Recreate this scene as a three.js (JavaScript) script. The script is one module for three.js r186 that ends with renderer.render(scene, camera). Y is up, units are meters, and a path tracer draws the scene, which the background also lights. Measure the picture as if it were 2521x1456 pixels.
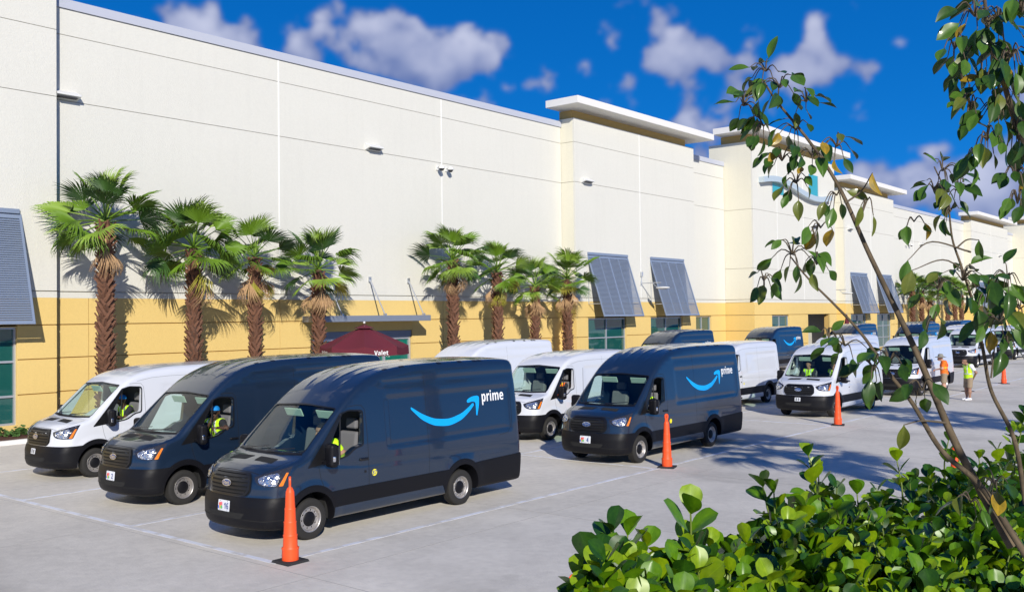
import * as THREE from 'three';
import { mergeGeometries, mergeVertices } from 'three/addons/utils/BufferGeometryUtils.js';
import { TessellateModifier } from 'three/addons/modifiers/TessellateModifier.js';
import { RoundedBoxGeometry } from 'three/addons/geometries/RoundedBoxGeometry.js';
import { FontLoader } from 'three/addons/loaders/FontLoader.js';
import { MarchingCubes } from 'three/addons/objects/MarchingCubes.js';
import { Brush, Evaluator, SUBTRACTION, INTERSECTION } from 'three-bvh-csg';
import { MeshBVH } from 'three-mesh-bvh';

// ------------------------------------------------------------ camera, sky, sun, exposure
const V = (x, y, z) => new THREE.Vector3(x, y, z);
const scene = new THREE.Scene();
const renderer = new THREE.WebGLRenderer({ antialias: true });
renderer.setSize(1024, 591);
renderer.toneMapping = THREE.LinearToneMapping;
renderer.toneMappingExposure = 1.0;
renderer.shadowMap.enabled = true;
const camera = new THREE.PerspectiveCamera(33.85, 1024 / 591, 0.1, 2500);
const CR = V(0.63487492, -0.01142066, 0.77253052), CU = V(-0.00891003, 0.99971602, 0.02210162), CF = V(0.77256356, 0.02091503, -0.63459287);
camera.position.set(0, 3.72, 0);
camera.quaternion.setFromRotationMatrix(new THREE.Matrix4().makeBasis(CR, CU, CF.clone().negate()));
camera.updateMatrixWorld();
const FPX = 2391.7;
// a point of the place from where it is seen (photo pixels at 2520 wide) and how far off it stands
const dirOf = (px, py) => CF.clone().addScaledVector(CR, (px - 1260) / FPX).addScaledVector(CU, -(py - 728) / FPX);
const at = (px, py, depth) => camera.position.clone().addScaledVector(dirOf(px, py), depth);

// seeded random numbers and noise
function rng(seed) { let s = seed >>> 0; return () => { s = (s + 0x6d2b79f5) | 0; let t = Math.imul(s ^ (s >>> 15), 1 | s); t = (t + Math.imul(t ^ (t >>> 7), 61 | t)) ^ t; return ((t ^ (t >>> 14)) >>> 0) / 4294967296; }; }
const clamp = (x, a = 0, b = 1) => Math.min(b, Math.max(a, x));
const lerp = (a, b, t) => a + (b - a) * t;
const sstep = (a, b, x) => { const t = clamp((x - a) / (b - a)); return t * t * (3 - 2 * t); };
function hash3(x, y, z) { let h = Math.imul(x, 374761393) ^ Math.imul(y, 668265263) ^ Math.imul(z, 2147483647 ^ 0x5bd1e995); h = Math.imul(h ^ (h >>> 13), 1274126177); return ((h ^ (h >>> 16)) >>> 0) / 4294967296; }
function noise3(x, y, z) {
  const xi = Math.floor(x), yi = Math.floor(y), zi = Math.floor(z), f = (t) => t * t * (3 - 2 * t), u = f(x - xi), v = f(y - yi), w = f(z - zi);
  const L = (dy, dz) => lerp(hash3(xi, yi + dy, zi + dz), hash3(xi + 1, yi + dy, zi + dz), u);
  return lerp(lerp(L(0, 0), L(1, 0), v), lerp(L(0, 1), L(1, 1), v), w);
}
function fbm(x, y, z, n = 5) { let s = 0, a = 0.5; for (let i = 0; i < n; i++) { s += a * noise3(x, y, z); x = x * 2.03 + 3.1; y = y * 2.03 + 1.7; z = z * 2.03 + 5.3; a *= 0.5; } return s; }
// noise that repeats every p cells, for tiling textures
function pnoise(x, y, p, s) {
  const xi = Math.floor(x), yi = Math.floor(y), f = (t) => t * t * (3 - 2 * t), u = f(x - xi), v = f(y - yi), m = (a) => ((a % p) + p) % p;
  return lerp(lerp(hash3(m(xi), m(yi), s), hash3(m(xi + 1), m(yi), s), u), lerp(hash3(m(xi), m(yi + 1), s), hash3(m(xi + 1), m(yi + 1), s), u), v);
}
const pfbm = (u, v, p, n, s) => { let r = 0, a = 0.5; for (let i = 0; i < n; i++) { r += a * pnoise(u * p, v * p, p, s + i); p *= 2; a *= 0.5; } return r; };

// the sky: deep clear blue with broken fair-weather cumulus
const SUN = V(-1.27, 1, 1.68).normalize();
{
  const W = 2048, H = 1024, data = new Float32Array(W * H * 4);
  // clouds that stand over the building, as bearings (degrees), with size and strength; the rest of the sky has the same kind of clouds by noise
  const bank = [];
  for (const [x, y, rx, ry, s] of [[560, 70, 85, 75, 1.05], [480, 60, 70, 45, 0.8], [660, 120, 120, 70, 0.95], [800, 140, 80, 60, 0.9], [975, 90, 75, 80, 1.0], [1080, 150, 150, 80, 1.1], [1170, 150, 70, 75, 0.85], [1060, 190, 100, 50, 0.85],
    [740, 15, 140, 38, 0.55], [300, 20, 75, 28, 0.8], [1380, 130, 70, 50, 0.42], [1400, 190, 60, 40, 0.42], [1325, 245, 50, 45, 0.5], [1660, 120, 110, 60, 0.62], [1760, 170, 90, 55, 0.6], [1580, 70, 40, 70, 0.33], [1500, 40, 70, 40, 0.36], [2010, 110, 50, 50, 0.5], [2070, 180, 90, 60, 0.72],
    [1690, 310, 95, 60, 1.0], [1770, 340, 90, 60, 0.95], [1650, 260, 45, 50, 0.5], [2360, 480, 230, 80, 0.75], [2230, 420, 100, 60, 0.45], [2480, 420, 120, 80, 0.6], [2440, 240, 90, 50, 0.45], [2110, 370, 80, 40, 0.4], [1700, 110, 150, 75, 0.4], [1620, 180, 90, 45, 0.35], [2060, 150, 95, 75, 0.4], [2010, 100, 55, 45, 0.3], [420, 40, 60, 40, 0.5], [1540, 190, 60, 30, 0.3], [1870, 210, 60, 40, 0.4]]) {
    const c = dirOf(x, y).normalize(), ax = dirOf(x + 1, y).normalize().sub(c).normalize(), ay = dirOf(x, y - 1).normalize().sub(c).normalize();
    bank.push({ c, ax, ay, rx: rx / FPX, ry: ry / FPX, s });
  }
  const d = V(0, 0, 0), wd = V(0, 0, 0), fwd = CF.clone().normalize();
  for (let j = 0; j < H; j++) for (let i = 0; i < W; i++) {
    const th = (i + 0.5) / W * 2 * Math.PI - Math.PI, ph = (j + 0.5) / H * Math.PI - Math.PI / 2;
    d.set(Math.cos(ph) * Math.cos(th), Math.sin(ph), Math.cos(ph) * Math.sin(th));
    const e = Math.max(d.y, 0), k = Math.exp(-e * 3.2), k2 = Math.exp(-e * 14);
    let r = lerp(0.0005, 0.004, k) + 0.04 * k2, g = lerp(0.05, 0.275, k) + 0.08 * k2, b = lerp(0.27, 0.92, k) + 0.0 * k2;
    if (d.y < 0) { const t = clamp(-d.y * 6); r = lerp(r, 0.2, t); g = lerp(g, 0.2, t); b = lerp(b, 0.2, t); }
    if (d.y > -0.02) {
      let m = 0, mu = 0;
      if (d.dot(fwd) > 0.75) wd.set(d.x + 0.05 * (noise3(d.x * 26, d.y * 26, d.z * 26) - 0.5) + 0.024 * (noise3(d.x * 70 + 9, d.y * 70, d.z * 70) - 0.5), d.y + 0.04 * (noise3(d.x * 26 + 50, d.y * 26, d.z * 26) - 0.5) + 0.022 * (noise3(d.x * 70, d.y * 70 + 30, d.z * 70) - 0.5), d.z + 0.05 * (noise3(d.x * 26, d.y * 26 + 80, d.z * 26) - 0.5) + 0.024 * (noise3(d.x * 70, d.y * 70, d.z * 70 + 60) - 0.5));
      if (d.dot(fwd) > 0.75) for (const q of bank) {
        const t = d.dot(q.c); if (t < 0.9) continue;
        const u = wd.dot(q.ax) / q.rx, v = wd.dot(q.ay) / q.ry, w = Math.exp(-(u * u + v * v) * 1.0);
        m += q.s * w; mu += q.s * w * v;
      }
      const q = 1 / (Math.max(d.y, 0) + 0.22), inFrame = sstep(0.78, 0.88, d.dot(fwd));
      const wide = sstep(0.56, 0.70, fbm(d.x * q * 2.2 + 11, 3.7, d.z * q * 2.2 + 5, 5)) * (1 - inFrame) * 0.8;
      const n1 = fbm(d.x * 17, d.y * 24, d.z * 17, 6), n2 = fbm(d.x * 42 + 7, d.y * 52, d.z * 42, 5);
      const dens = clamp(m, 0, 1.25) + wide + (n1 - 0.5) * 1.7 + (n2 - 0.5) * 1.5;
      const a = sstep(0.44, 0.80, dens) * 0.92 * (m + wide > 0.02 ? 1 : 0);
      if (a > 0) {
        const up = m > 0.05 ? clamp(mu / m * 0.55 + 0.5) : 0.5;
        const lit = clamp(0.10 + 0.72 * up * sstep(0.45, 1.25, dens) + (n2 - 0.5) * 0.75 + (n1 - 0.5) * 0.35 + 0.10 * sstep(0.5, 1.1, m));
        r = lerp(r, lerp(0.12, 0.60, lit), a); g = lerp(g, lerp(0.18, 0.63, lit), a); b = lerp(b, lerp(0.42, 0.80, lit), a);
      }
    }
    const o = (j * W + i) * 4; data[o] = r; data[o + 1] = g; data[o + 2] = b; data[o + 3] = 1;
  }
  const sky = new THREE.DataTexture(data, W, H, THREE.RGBAFormat, THREE.FloatType);
  sky.mapping = THREE.EquirectangularReflectionMapping; sky.magFilter = THREE.LinearFilter; sky.minFilter = THREE.LinearFilter; sky.needsUpdate = true;
  scene.background = sky; scene.environment = sky;
  scene.backgroundIntensity = 1; scene.environmentIntensity = 1;
}
const sun = new THREE.DirectionalLight(new THREE.Color(1.0, 0.95, 0.86), 5.0);
sun.position.copy(SUN).multiplyScalar(150).add(V(45, 0, -18)); sun.target.position.set(45, 0, -18);
sun.castShadow = true; sun.shadow.mapSize.set(4096, 4096);
Object.assign(sun.shadow.camera, { left: -110, right: 110, top: 60, bottom: -60, near: 1, far: 400 });
scene.add(sun, sun.target);

// ------------------------------------------------------------ helpers
const names = {};
function numbered(name) { const n = names[name] = (names[name] ?? -1) + 1; return n ? `${name}_${String(n).padStart(3, '0')}` : name; }
function tag(o, label, category, group, kind) {
  if (label) o.userData.label = label; if (category) o.userData.category = category;
  if (group) o.userData.group = group; if (kind) o.userData.kind = kind; return o;
}
function thing(name, label, category, pos = [0, 0, 0], turn = 0, group) {
  const g = new THREE.Group(); g.name = numbered(name); g.position.set(...pos); g.rotation.y = turn; scene.add(g); return tag(g, label, category, group);
}
function mesh(name, geo, mat, parent, kind) {
  const m = new THREE.Mesh(geo, mat); m.name = parent && parent !== scene ? name : numbered(name); m.castShadow = m.receiveShadow = true;
  (parent || scene).add(m); if (kind) m.userData.kind = kind; return m;
}
function sub(name, parent) { const g = new THREE.Group(); g.name = name; parent.add(g); return g; }
function copy(o, label) { const c = o.clone(); c.name = numbered(o.name.replace(/_\d{3}$/, '')); scene.add(c); c.userData = { ...o.userData }; if (label) c.userData.label = label; return c; }
const strip = (g) => { const r = g.index ? g.toNonIndexed() : g; for (const k of Object.keys(r.attributes)) if (!['position', 'normal', 'uv'].includes(k)) r.deleteAttribute(k); return r; };
const merge = (list) => mergeGeometries(list.map((g) => { g = strip(g); if (!g.attributes.uv) g.setAttribute('uv', new THREE.BufferAttribute(new Float32Array(g.attributes.position.count * 2), 2)); return g; }));
function metreUV(g, s = 1) {            // uv in metres on whichever plane a face lies nearest to
  const p = g.attributes.position, n = g.attributes.normal, uv = new Float32Array(p.count * 2);
  for (let i = 0; i < p.count; i++) {
    const ax = Math.abs(n.getX(i)), ay = Math.abs(n.getY(i)), az = Math.abs(n.getZ(i)), x = p.getX(i), y = p.getY(i), z = p.getZ(i);
    const [u, v] = ay > ax && ay > az ? [x, z] : ax > az ? [z, y] : [x, y];
    uv[2 * i] = u * s; uv[2 * i + 1] = v * s;
  }
  g.setAttribute('uv', new THREE.BufferAttribute(uv, 2)); return g;
}
function bx(x0, x1, y0, y1, z0, z1) { const g = new THREE.BoxGeometry(x1 - x0, y1 - y0, z1 - z0); g.translate((x0 + x1) / 2, (y0 + y1) / 2, (z0 + z1) / 2); return metreUV(g); }
function rbx(x0, x1, y0, y1, z0, z1, r = 0.02, seg = 2) { const g = new RoundedBoxGeometry(x1 - x0, y1 - y0, z1 - z0, seg, r); g.translate((x0 + x1) / 2, (y0 + y1) / 2, (z0 + z1) / 2); return metreUV(strip(g)); }
function rod(a, b, r0, r1 = r0, n = 8) {
  const d = b.clone().sub(a), g = new THREE.CylinderGeometry(r1, r0, d.length(), n); g.translate(0, d.length() / 2, 0);
  g.applyQuaternion(new THREE.Quaternion().setFromUnitVectors(V(0, 1, 0), d.normalize())); return g.translate(a.x, a.y, a.z);
}
function tube(pts, r0, r1, radial = 8, per = 6) {     // a tapering branch along points
  const curve = new THREE.CatmullRomCurve3(pts), n = Math.max(2, (pts.length - 1) * per), g = new THREE.TubeGeometry(curve, n, 1, radial), p = g.attributes.position;
  for (let i = 0; i <= n; i++) { const c = curve.getPointAt(i / n), r = lerp(r0, r1, i / n); for (let j = 0; j <= radial; j++) { const k = i * (radial + 1) + j; p.setXYZ(k, c.x + (p.getX(k) - c.x) * r, c.y + (p.getY(k) - c.y) * r, c.z + (p.getZ(k) - c.z) * r); } }
  return g;
}
const C = (r, g, b) => new THREE.Color().setRGB(r, g, b);
const std = (c, roughness = 0.8, more = {}) => new THREE.MeshStandardMaterial({ color: c, roughness, ...more });
const phys = (c, roughness, more = {}) => new THREE.MeshPhysicalMaterial({ color: c, roughness, ...more });
function tex(size, fn, metres, color = false) {       // fn(u, v) -> grey 0..1 or [r, g, b] linear 0..1
  const d = new Uint8Array(size * size * 4), enc = (x) => color ? (x <= 0.0031308 ? 12.92 * x : 1.055 * x ** (1 / 2.4) - 0.055) : x;
  for (let j = 0; j < size; j++) for (let i = 0; i < size; i++) {
    const v = fn((i + 0.5) / size, (j + 0.5) / size), o = (j * size + i) * 4;
    for (let k = 0; k < 3; k++) d[o + k] = 255 * enc(clamp(Array.isArray(v) ? v[k] : v)); d[o + 3] = 255;
  }
  const t = new THREE.DataTexture(d, size, size, THREE.RGBAFormat); t.wrapS = t.wrapT = THREE.RepeatWrapping; t.repeat.set(1 / metres, 1 / metres);
  t.magFilter = THREE.LinearFilter; t.minFilter = THREE.LinearMipmapLinearFilter; t.generateMipmaps = true; if (color) t.colorSpace = THREE.SRGBColorSpace; t.needsUpdate = true; return t;
}
const font = await new FontLoader().loadAsync('fonts/droid/droid_sans_bold.typeface.json');
function textGeo(s, size) { const g = new THREE.ShapeGeometry(font.generateShapes(s, size), 5); g.computeBoundingBox(); const b = g.boundingBox; g.translate(-(b.min.x + b.max.x) / 2, -(b.min.y + b.max.y) / 2, 0); return g; }
function shapeOf(pts, holes = []) { const s = new THREE.Shape(pts.map((p) => new THREE.Vector2(...p))); for (const h of holes) s.holes.push(new THREE.Path(h.map((p) => new THREE.Vector2(...p)))); return s; }
function roundPoly(pts, r, n = 4) {                   // polygon with rounded corners
  const out = [], L = pts.length;
  for (let i = 0; i < L; i++) {
    const P = new THREE.Vector2(...pts[i]), A = new THREE.Vector2(...pts[(i + L - 1) % L]), B = new THREE.Vector2(...pts[(i + 1) % L]);
    const rr = Math.min(Array.isArray(r) ? r[i] : r, P.distanceTo(A) * 0.45, P.distanceTo(B) * 0.45), a = P.clone().add(A.sub(P).setLength(rr)), b = P.clone().add(B.sub(P).setLength(rr));
    for (let k = 0; k <= n; k++) { const t = k / n, q = a.clone().multiplyScalar((1 - t) ** 2).addScaledVector(P, 2 * t * (1 - t)).addScaledVector(b, t * t); out.push([q.x, q.y]); }
  }
  return out;
}
const circle = (cx, cy, r, n = 28, ry = r) => Array.from({ length: n }, (_, i) => [cx + r * Math.cos(i / n * 2 * Math.PI), cy + ry * Math.sin(i / n * 2 * Math.PI)]);
// ------------------------------------------------------------ ground
const concrete = tex(2048, (u, v) => {
  const big = pfbm(u, v, 4, 4, 11), mid = pfbm(u, v, 20, 4, 31), fine = pfbm(u, v, 220, 2, 51), streak = pfbm(u * 0.999, v, 5, 3, 71);
  const stain = sstep(0.60, 0.78, pfbm(u, v, 9, 4, 91)), spot = sstep(0.80, 0.9, pnoise(u * 64, v * 64, 64, 17));
  let k = 0.565 + (big - 0.47) * 0.20 + (mid - 0.47) * 0.14 + (fine - 0.37) * 0.12 + (streak - 0.45) * 0.05; k *= 1 - 0.16 * stain - 0.05 * spot;
  return [k * 1.09, k * 1.02, k * 0.89];
}, 23, true);
const concreteBump = tex(1024, (u, v) => pfbm(u, v, 128, 3, 5), 4);
const M = {
  concrete: std(C(1, 1, 1), 0.86, { map: concrete, bumpMap: concreteBump, bumpScale: 0.004 }),
};
{
  const g = new THREE.PlaneGeometry(3000, 3000); g.rotateX(-Math.PI / 2); metreUV(g);
  tag(mesh('ground', g, M.concrete, scene), 'pale grey concrete parking lot', null, null, 'structure');
}
const paintTex = tex(1024, (u, v) => { const w = 0.28 + 0.62 * sstep(0.46, 0.62, pfbm(u, v, 24, 5, 7)), k = lerp(0.80, 0.58, w) + (pfbm(u, v, 160, 2, 3) - 0.37) * 0.12; return [k * lerp(0.93, 1, w), k * lerp(0.97, 0.97, w), k * lerp(1.08, 0.92, w)]; }, 5, true);
M.paint = std(C(1, 1, 1), 0.75, { map: paintTex });
M.joint = std(C(0.36, 0.345, 0.32), 0.95);
// lane lines run along the wall; bay lines run across, at the head of every row
const laneZ = [-12.3, -16.6, -20.9, -25.2];
const bayX = [9.2, 20.4, 31.5, 42.6, 53.7, 64.8];
for (const z of laneZ) { const x0 = z === -12.3 ? 9.26 : 9.26; tag(mesh('lane_line', bx(x0, 130, 0.001, 0.005, z - 0.055, z + 0.055), M.paint, scene), null, null, 'painted lane lines', 'structure'); }
for (const x of bayX) tag(mesh('bay_line', bx(x - 0.055, x + 0.055, 0.001, 0.0052, -29.4, x === 9.2 ? -12.245 : -12.356), M.paint, scene), null, null, 'painted bay lines', 'structure');
{
  const g = []; // saw-cut joints of the concrete slabs
  for (let z = -28; z < 0; z += 5.6) g.push(bx(-10, 160, 0.0005, 0.0028, z - 0.006, z + 0.006));
  for (let x = 3.4; x < 160; x += 5.6) g.push(bx(x - 0.006, x + 0.006, 0.0005, 0.0024, -30.4, 6));
  tag(mesh('slab_joint', merge(g), M.joint, scene), null, null, null, 'structure');
}

// ------------------------------------------------------------ the warehouse
const wallTex = tex(1024, (u, v) => { const f = pfbm(u, v, 200, 2, 3), b = pfbm(u, v, 5, 4, 9), st = sstep(0.52, 0.78, pnoise(u * 48, v * 2, 48, 77) * 0.6 + pnoise(u * 96, v * 3, 96, 79) * 0.4), k = 0.965 + (f - 0.37) * 0.07 + (b - 0.47) * 0.04 - 0.012 * st; return [k, k * 0.997, k * 0.985]; }, 11, true);
const stuccoBump = tex(1024, (u, v) => pfbm(u, v, 160, 3, 23), 3);
const wallMat = (c) => std(c, 0.9, { map: wallTex, bumpMap: stuccoBump, bumpScale: 0.008 });
M.cream = wallMat(C(0.68, 0.668, 0.61)); M.side = wallMat(C(0.73, 0.70, 0.58)); M.yellow = wallMat(C(0.75, 0.54, 0.195)); M.tan = wallMat(C(0.58, 0.40, 0.14));
M.seal = std(C(0.80, 0.79, 0.75), 0.6); M.backing = std(C(0.5, 0.46, 0.36), 0.9); M.backingY = std(C(0.6, 0.40, 0.13), 0.9);
M.coping = std(C(0.46, 0.48, 0.55), 0.6); M.fascia = std(C(0.74, 0.72, 0.68), 0.7);
M.shutter = phys(C(0.20, 0.25, 0.35), 0.5, { clearcoat: 0.2, clearcoatRoughness: 0.5 }); M.canopy = std(C(0.22, 0.25, 0.31), 0.45, { metalness: 0.2 });
M.alu = std(C(0.52, 0.54, 0.57), 0.4, { metalness: 0.5 }); M.glassTeal = phys(C(0.012, 0.085, 0.075), 0.04, { clearcoat: 1, clearcoatRoughness: 0.03, specularIntensity: 1 });
M.glassAqua = phys(C(0.07, 0.40, 0.42), 0.06, { clearcoat: 1, clearcoatRoughness: 0.03 }); M.steel = std(C(0.55, 0.57, 0.6), 0.35, { metalness: 0.7 });
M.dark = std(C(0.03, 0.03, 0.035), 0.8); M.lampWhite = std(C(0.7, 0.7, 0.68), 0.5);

const wh = thing('warehouse', 'long cream and yellow concrete warehouse with flat-capped towers', 'building');
const GAP = 0.022, ROWS = [[0, 1.28], [1.30, 2.45], [2.47, 3.60], [3.62, 4.55]];
const G2 = 11.48, G1 = 13.80, TOP = 14.74, ZM = -33.7;
function panel(x0, x1, y0, y1, z, m, d = 0.12) {
  const g = GAP / 2; mesh('wall_panel', bx(x0 + g, x1 - g, y0 + (y0 > 0 ? g : 0), y1 - g, z - d, z), m, wh);
}
// a front wall between x0 and x1: yellow base courses, then cream panels to the top; xs are the upright joints, open = openings [x0, x1, top]
function frontWall(x0, x1, z, uppers, { open = [], lowJoints = [], upJoints = [] } = {}) {
  const xs = [x0 + 0.13, ...open.flatMap((o) => [o[0] - 0.03, o[1] + 0.03]), x1 - 0.01];
  for (let i = 0; i < xs.length; i += 2) mesh('wall_core', bx(xs[i], xs[i + 1], 0, 3.62, z - 0.5, z - 0.06), M.backingY, wh);
  mesh('wall_core', bx(x0 + 0.13, x1 - 0.01, 3.625, 4.7, z - 0.5, z - 0.06), M.backingY, wh);
  mesh('wall_core', bx(x0 + 0.13, x1 - 0.01, 4.7, uppers[uppers.length - 1], z - 0.5, z - 0.06), M.backing, wh);
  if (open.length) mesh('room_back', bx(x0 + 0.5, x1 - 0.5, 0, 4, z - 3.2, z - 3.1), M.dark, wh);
  const cuts = (js) => [x0, ...js, x1];
  for (const [a, b] of ROWS) {
    let segs = []; const c = cuts(lowJoints); for (let i = 0; i + 1 < c.length; i++) segs.push([c[i], c[i + 1]]);
    for (const [ox0, ox1, oy0, oy1] of open) if (b > oy0 + 0.05 && a < oy1 - 0.05) segs = segs.flatMap(([p, q]) => ox1 <= p || ox0 >= q ? [[p, q]] : [[p, ox0], [ox1, q]].filter(([s, t]) => t - s > 0.05));
    for (const [p, q] of segs) panel(p, q, a, b, z, M.yellow);
  }
  const c = cuts(upJoints);
  for (let i = 0; i + 1 < c.length; i++) {
    mesh('wall_panel', bx(c[i] + 0.006, c[i + 1] - 0.006, 4.538, 4.745, z - 0.12, z + 0.003), M.cream, wh);
    for (let k = 0; k + 1 < uppers.length; k++) panel(c[i], c[i + 1], uppers[k], uppers[k + 1], z, M.cream);
  }
  for (const j of upJoints) mesh('joint_seal', bx(j - 0.035, j + 0.035, 4.77, uppers[uppers.length - 1] - 0.02, z - 0.02, z + 0.008), M.seal, wh);
}
// the return of a projecting block, facing along the wall
function sideWall(x, z0, z1, top, cuts) {
  mesh('wall_core', bx(x + 0.06, x + 0.3, 0, top, z0, z1 - 0.06), M.backing, wh);
  const ys = [...ROWS.map((r) => [...r, M.yellow]), [4.55, 4.75, M.side]]; let y = 4.77; for (const c of [...cuts, top]) { ys.push([y, c, M.side]); y = c; }
  for (const [a, b, m] of ys) mesh('wall_panel', bx(x, x + 0.12, a + (a > 0 ? GAP / 2 : 0), b - GAP / 2, z0 + 0.01, z1 - 0.125), m, wh);
}
function coping(x0, x1, z, y) { mesh('roof_coping', merge([bx(x0, x1, y, y + 0.33, z - 0.4, z + 0.06)]), M.coping, wh); }
function towerCap(x0, x1, z, y, h = 0.55, t = 0.42) {      // recessed tan frieze and a thin projecting slab
  mesh('frieze', bx(x0 + 0.42, x1 - 0.42, y - 0.1, y + h, -34.1, z - 0.42), M.tan, wh);
  mesh('cornice_slab', rbx(x0 - 1.05, x1 + 1.05, y + h, y + h + t, -34.0, z + 1.05, 0.02, 1), M.fascia, wh);
}
const framed = (x0, x1, y0, y1, z, cols, rows, mat = M.glassTeal) => {     // a window set back in its opening
  const w = sub('window', wh), f = 0.07, g = [];
  g.push(bx(x0, x0 + f, y0, y1, z - 0.22, z - 0.10), bx(x1 - f, x1, y0, y1, z - 0.22, z - 0.10), bx(x0 + f, x1 - f, y1 - f, y1, z - 0.22, z - 0.10), bx(x0 + f, x1 - f, y0, y0 + f, z - 0.22, z - 0.10));
  const cx = [x0 + f, ...cols, x1 - f], cy = [y0 + f, ...rows, y1 - f];
  for (const c of cols) g.push(bx(c - 0.035, c + 0.035, y0 + f, y1 - f, z - 0.215, z - 0.105));
  for (const r of rows) for (let i = 0; i + 1 < cx.length; i++) g.push(bx(cx[i] + (i ? 0.035 : 0), cx[i + 1] - (i + 2 < cx.length ? 0.035 : 0), r - 0.035, r + 0.035, z - 0.21, z - 0.11));
  mesh('frame', merge(g), M.alu, w);
  for (let i = 0; i + 1 < cx.length; i++) for (let j = 0; j + 1 < cy.length; j++) mesh('pane', bx(cx[i], cx[i + 1], cy[j], cy[j + 1], z - 0.185, z - 0.175), mat, w);
  mesh('reveal', merge([bx(x0 - 0.02, x0, y0, y1 + 0.02, z - 0.4, z - 0.003), bx(x1, x1 + 0.02, y0, y1 + 0.02, z - 0.4, z - 0.003), bx(x0, x1, y1, y1 + 0.02, z - 0.4, z - 0.003), bx(x0, x1, y0 - 0.02, y0, z - 0.4, z - 0.003)]), M.yellow, w);
  return w;
};
const opening = (x0, x1, y0, y1) => [x0, x1, y0, y1];
// a hinged louvred shutter propped away from the wall
function shutter(x0, x1, z, yTop = 7.28, yBot = 3.65, out = 1.12) {
  const s = sub('louvred_shutter', wh), L = Math.hypot(out, yTop - yBot), n = 44, w = x1 - x0;
  const fr = [], sl = [], post = [0, w * 0.27, w * 0.5, w * 0.73, w];
  for (const p of post) { const t = p === w * 0.5 ? 0.09 : p === 0 || p === w ? 0.08 : 0.035; fr.push(bx(clamp(p - t / 2, 0, w - t), clamp(p - t / 2, 0, w - t) + t, 0.0, L, -0.06, 0.0)); }
  fr.push(bx(0.08, w - 0.08, L - 0.16, L - 0.004, -0.055, -0.004), bx(0.08, w - 0.08, 0.004, 0.12, -0.055, -0.004));
  for (let i = 0; i < n; i++) { const g = new THREE.BoxGeometry(w - 0.17, 0.085, 0.012); g.rotateX(-0.62); g.translate(w / 2, 0.14 + (i + 0.5) * (L - 0.32) / n, -0.032); sl.push(g); }
  const hold = new THREE.Group(); 
  const q = new THREE.Matrix4().makeTranslation(x0, yBot, z + out + 0.02).multiply(new THREE.Matrix4().makeRotationX(-Math.atan2(out, yTop - yBot)));
  const fg = merge(fr); fg.applyMatrix4(q); const sg = merge(sl); sg.applyMatrix4(q);
  mesh('frame', fg, M.shutter, s); mesh('louvres', sg, M.shutter, s, 'stuff');
  mesh('hinge_rail', bx(x0 - 0.02, x1 - 0.08, yTop + 0.01, yTop + 0.16, z, z + 0.09), M.shutter, s);
  for (const x of [x0 + 0.04, x1 - 0.04]) mesh('prop', merge([rod(V(x, 4.4, z), V(x, 4.4, z + out * 0.74), 0.022), rod(V(x, 5.95, z + 0.03), V(x, 4.4, z + 0.03), 0.022)]), M.alu, s);
}
// left block
const ZL = -33.28;
frontWall(-14, 15.87, ZL, [4.77, 11.48, 13.80, 16.4], { open: [[10.2, 14.53, 0.30, 3.55]], lowJoints: [] });
mesh('wall_panel', bx(10.2, 14.53, 0, 0.285, ZL - 0.12, ZL), M.yellow, wh);
framed(10.2, 14.53, 0.30, 3.55, ZL, [12.3], [1.25, 2.40]);
mesh('wall_core', bx(15.75, 15.86, 0, 16.4, ZM - 1.5, ZL - 0.125), M.side, wh);
shutter(9.9, 14.66, ZL, 7.32, 3.65, 1.05);
coping(-14, 15.87, ZL, 16.4);
// main wall with the valet entrance
frontWall(15.87, 45.68, ZM, [4.77, G2, G1, TOP], { open: [[27.3, 33.35, 0, 3.10]], lowJoints: [17.2, 25.53, 35.55], upJoints: [25.53, 35.55] });
coping(15.87, 45.68, ZM, TOP);
{
  const d = sub('entrance', wh);
  mesh('header', bx(27.3, 33.35, 2.81, 3.11, ZM - 0.3, ZM - 0.05), M.canopy, d);
  const g = []; for (const x of [27.3, 29.05, 30.3, 31.55, 33.22]) g.push(bx(x, x + 0.13, 0, 2.81, ZM - 0.26, ZM - 0.12)); g.push(bx(27.43, 33.22, 2.70, 2.808, ZM - 0.258, ZM - 0.122), bx(27.43, 33.22, 0, 0.2, ZM - 0.257, ZM - 0.123)); mesh('frame', merge(g), M.alu, d);
  for (const [a, b] of [[27.43, 29.05], [29.18, 30.3], [30.43, 31.55], [31.68, 33.22]]) mesh('pane', bx(a, b, 0.2, 2.70, ZM - 0.20, ZM - 0.19), M.glassDoor ??= phys(C(0.006, 0.15, 0.11), 0.05, { clearcoat: 1 }), d);
  mesh('wall_panel', bx(27.3, 33.35, 3.12, 3.59, ZM - 0.12, ZM), M.yellow, wh);
  const s = textGeo('LU', 0.2); s.translate(28.05, 2.4, ZM - 0.185); mesh('lettering', s, M.lampWhite, d);
  const c = sub('canopy', wh);
  mesh('slab', rbx(26.7, 33.4, 3.56, 3.83, ZM, ZM + 1.24, 0.015, 1), M.canopy, c);
  for (const [x, xb] of [[28.05, 28.05], [30.6, 30.6], [33.1, 33.1]]) { mesh('tie_rod', merge([rod(V(x, 5.5, ZM + 0.05), V(xb, 3.86, ZM + 1.05), 0.032, 0.032, 10), bx(x - 0.07, x + 0.07, 5.38, 5.62, ZM, ZM + 0.08), bx(x - 0.05, x + 0.05, 3.829, 3.92, ZM + 0.98, ZM + 1.12)]), M.steel, c); }
}
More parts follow.
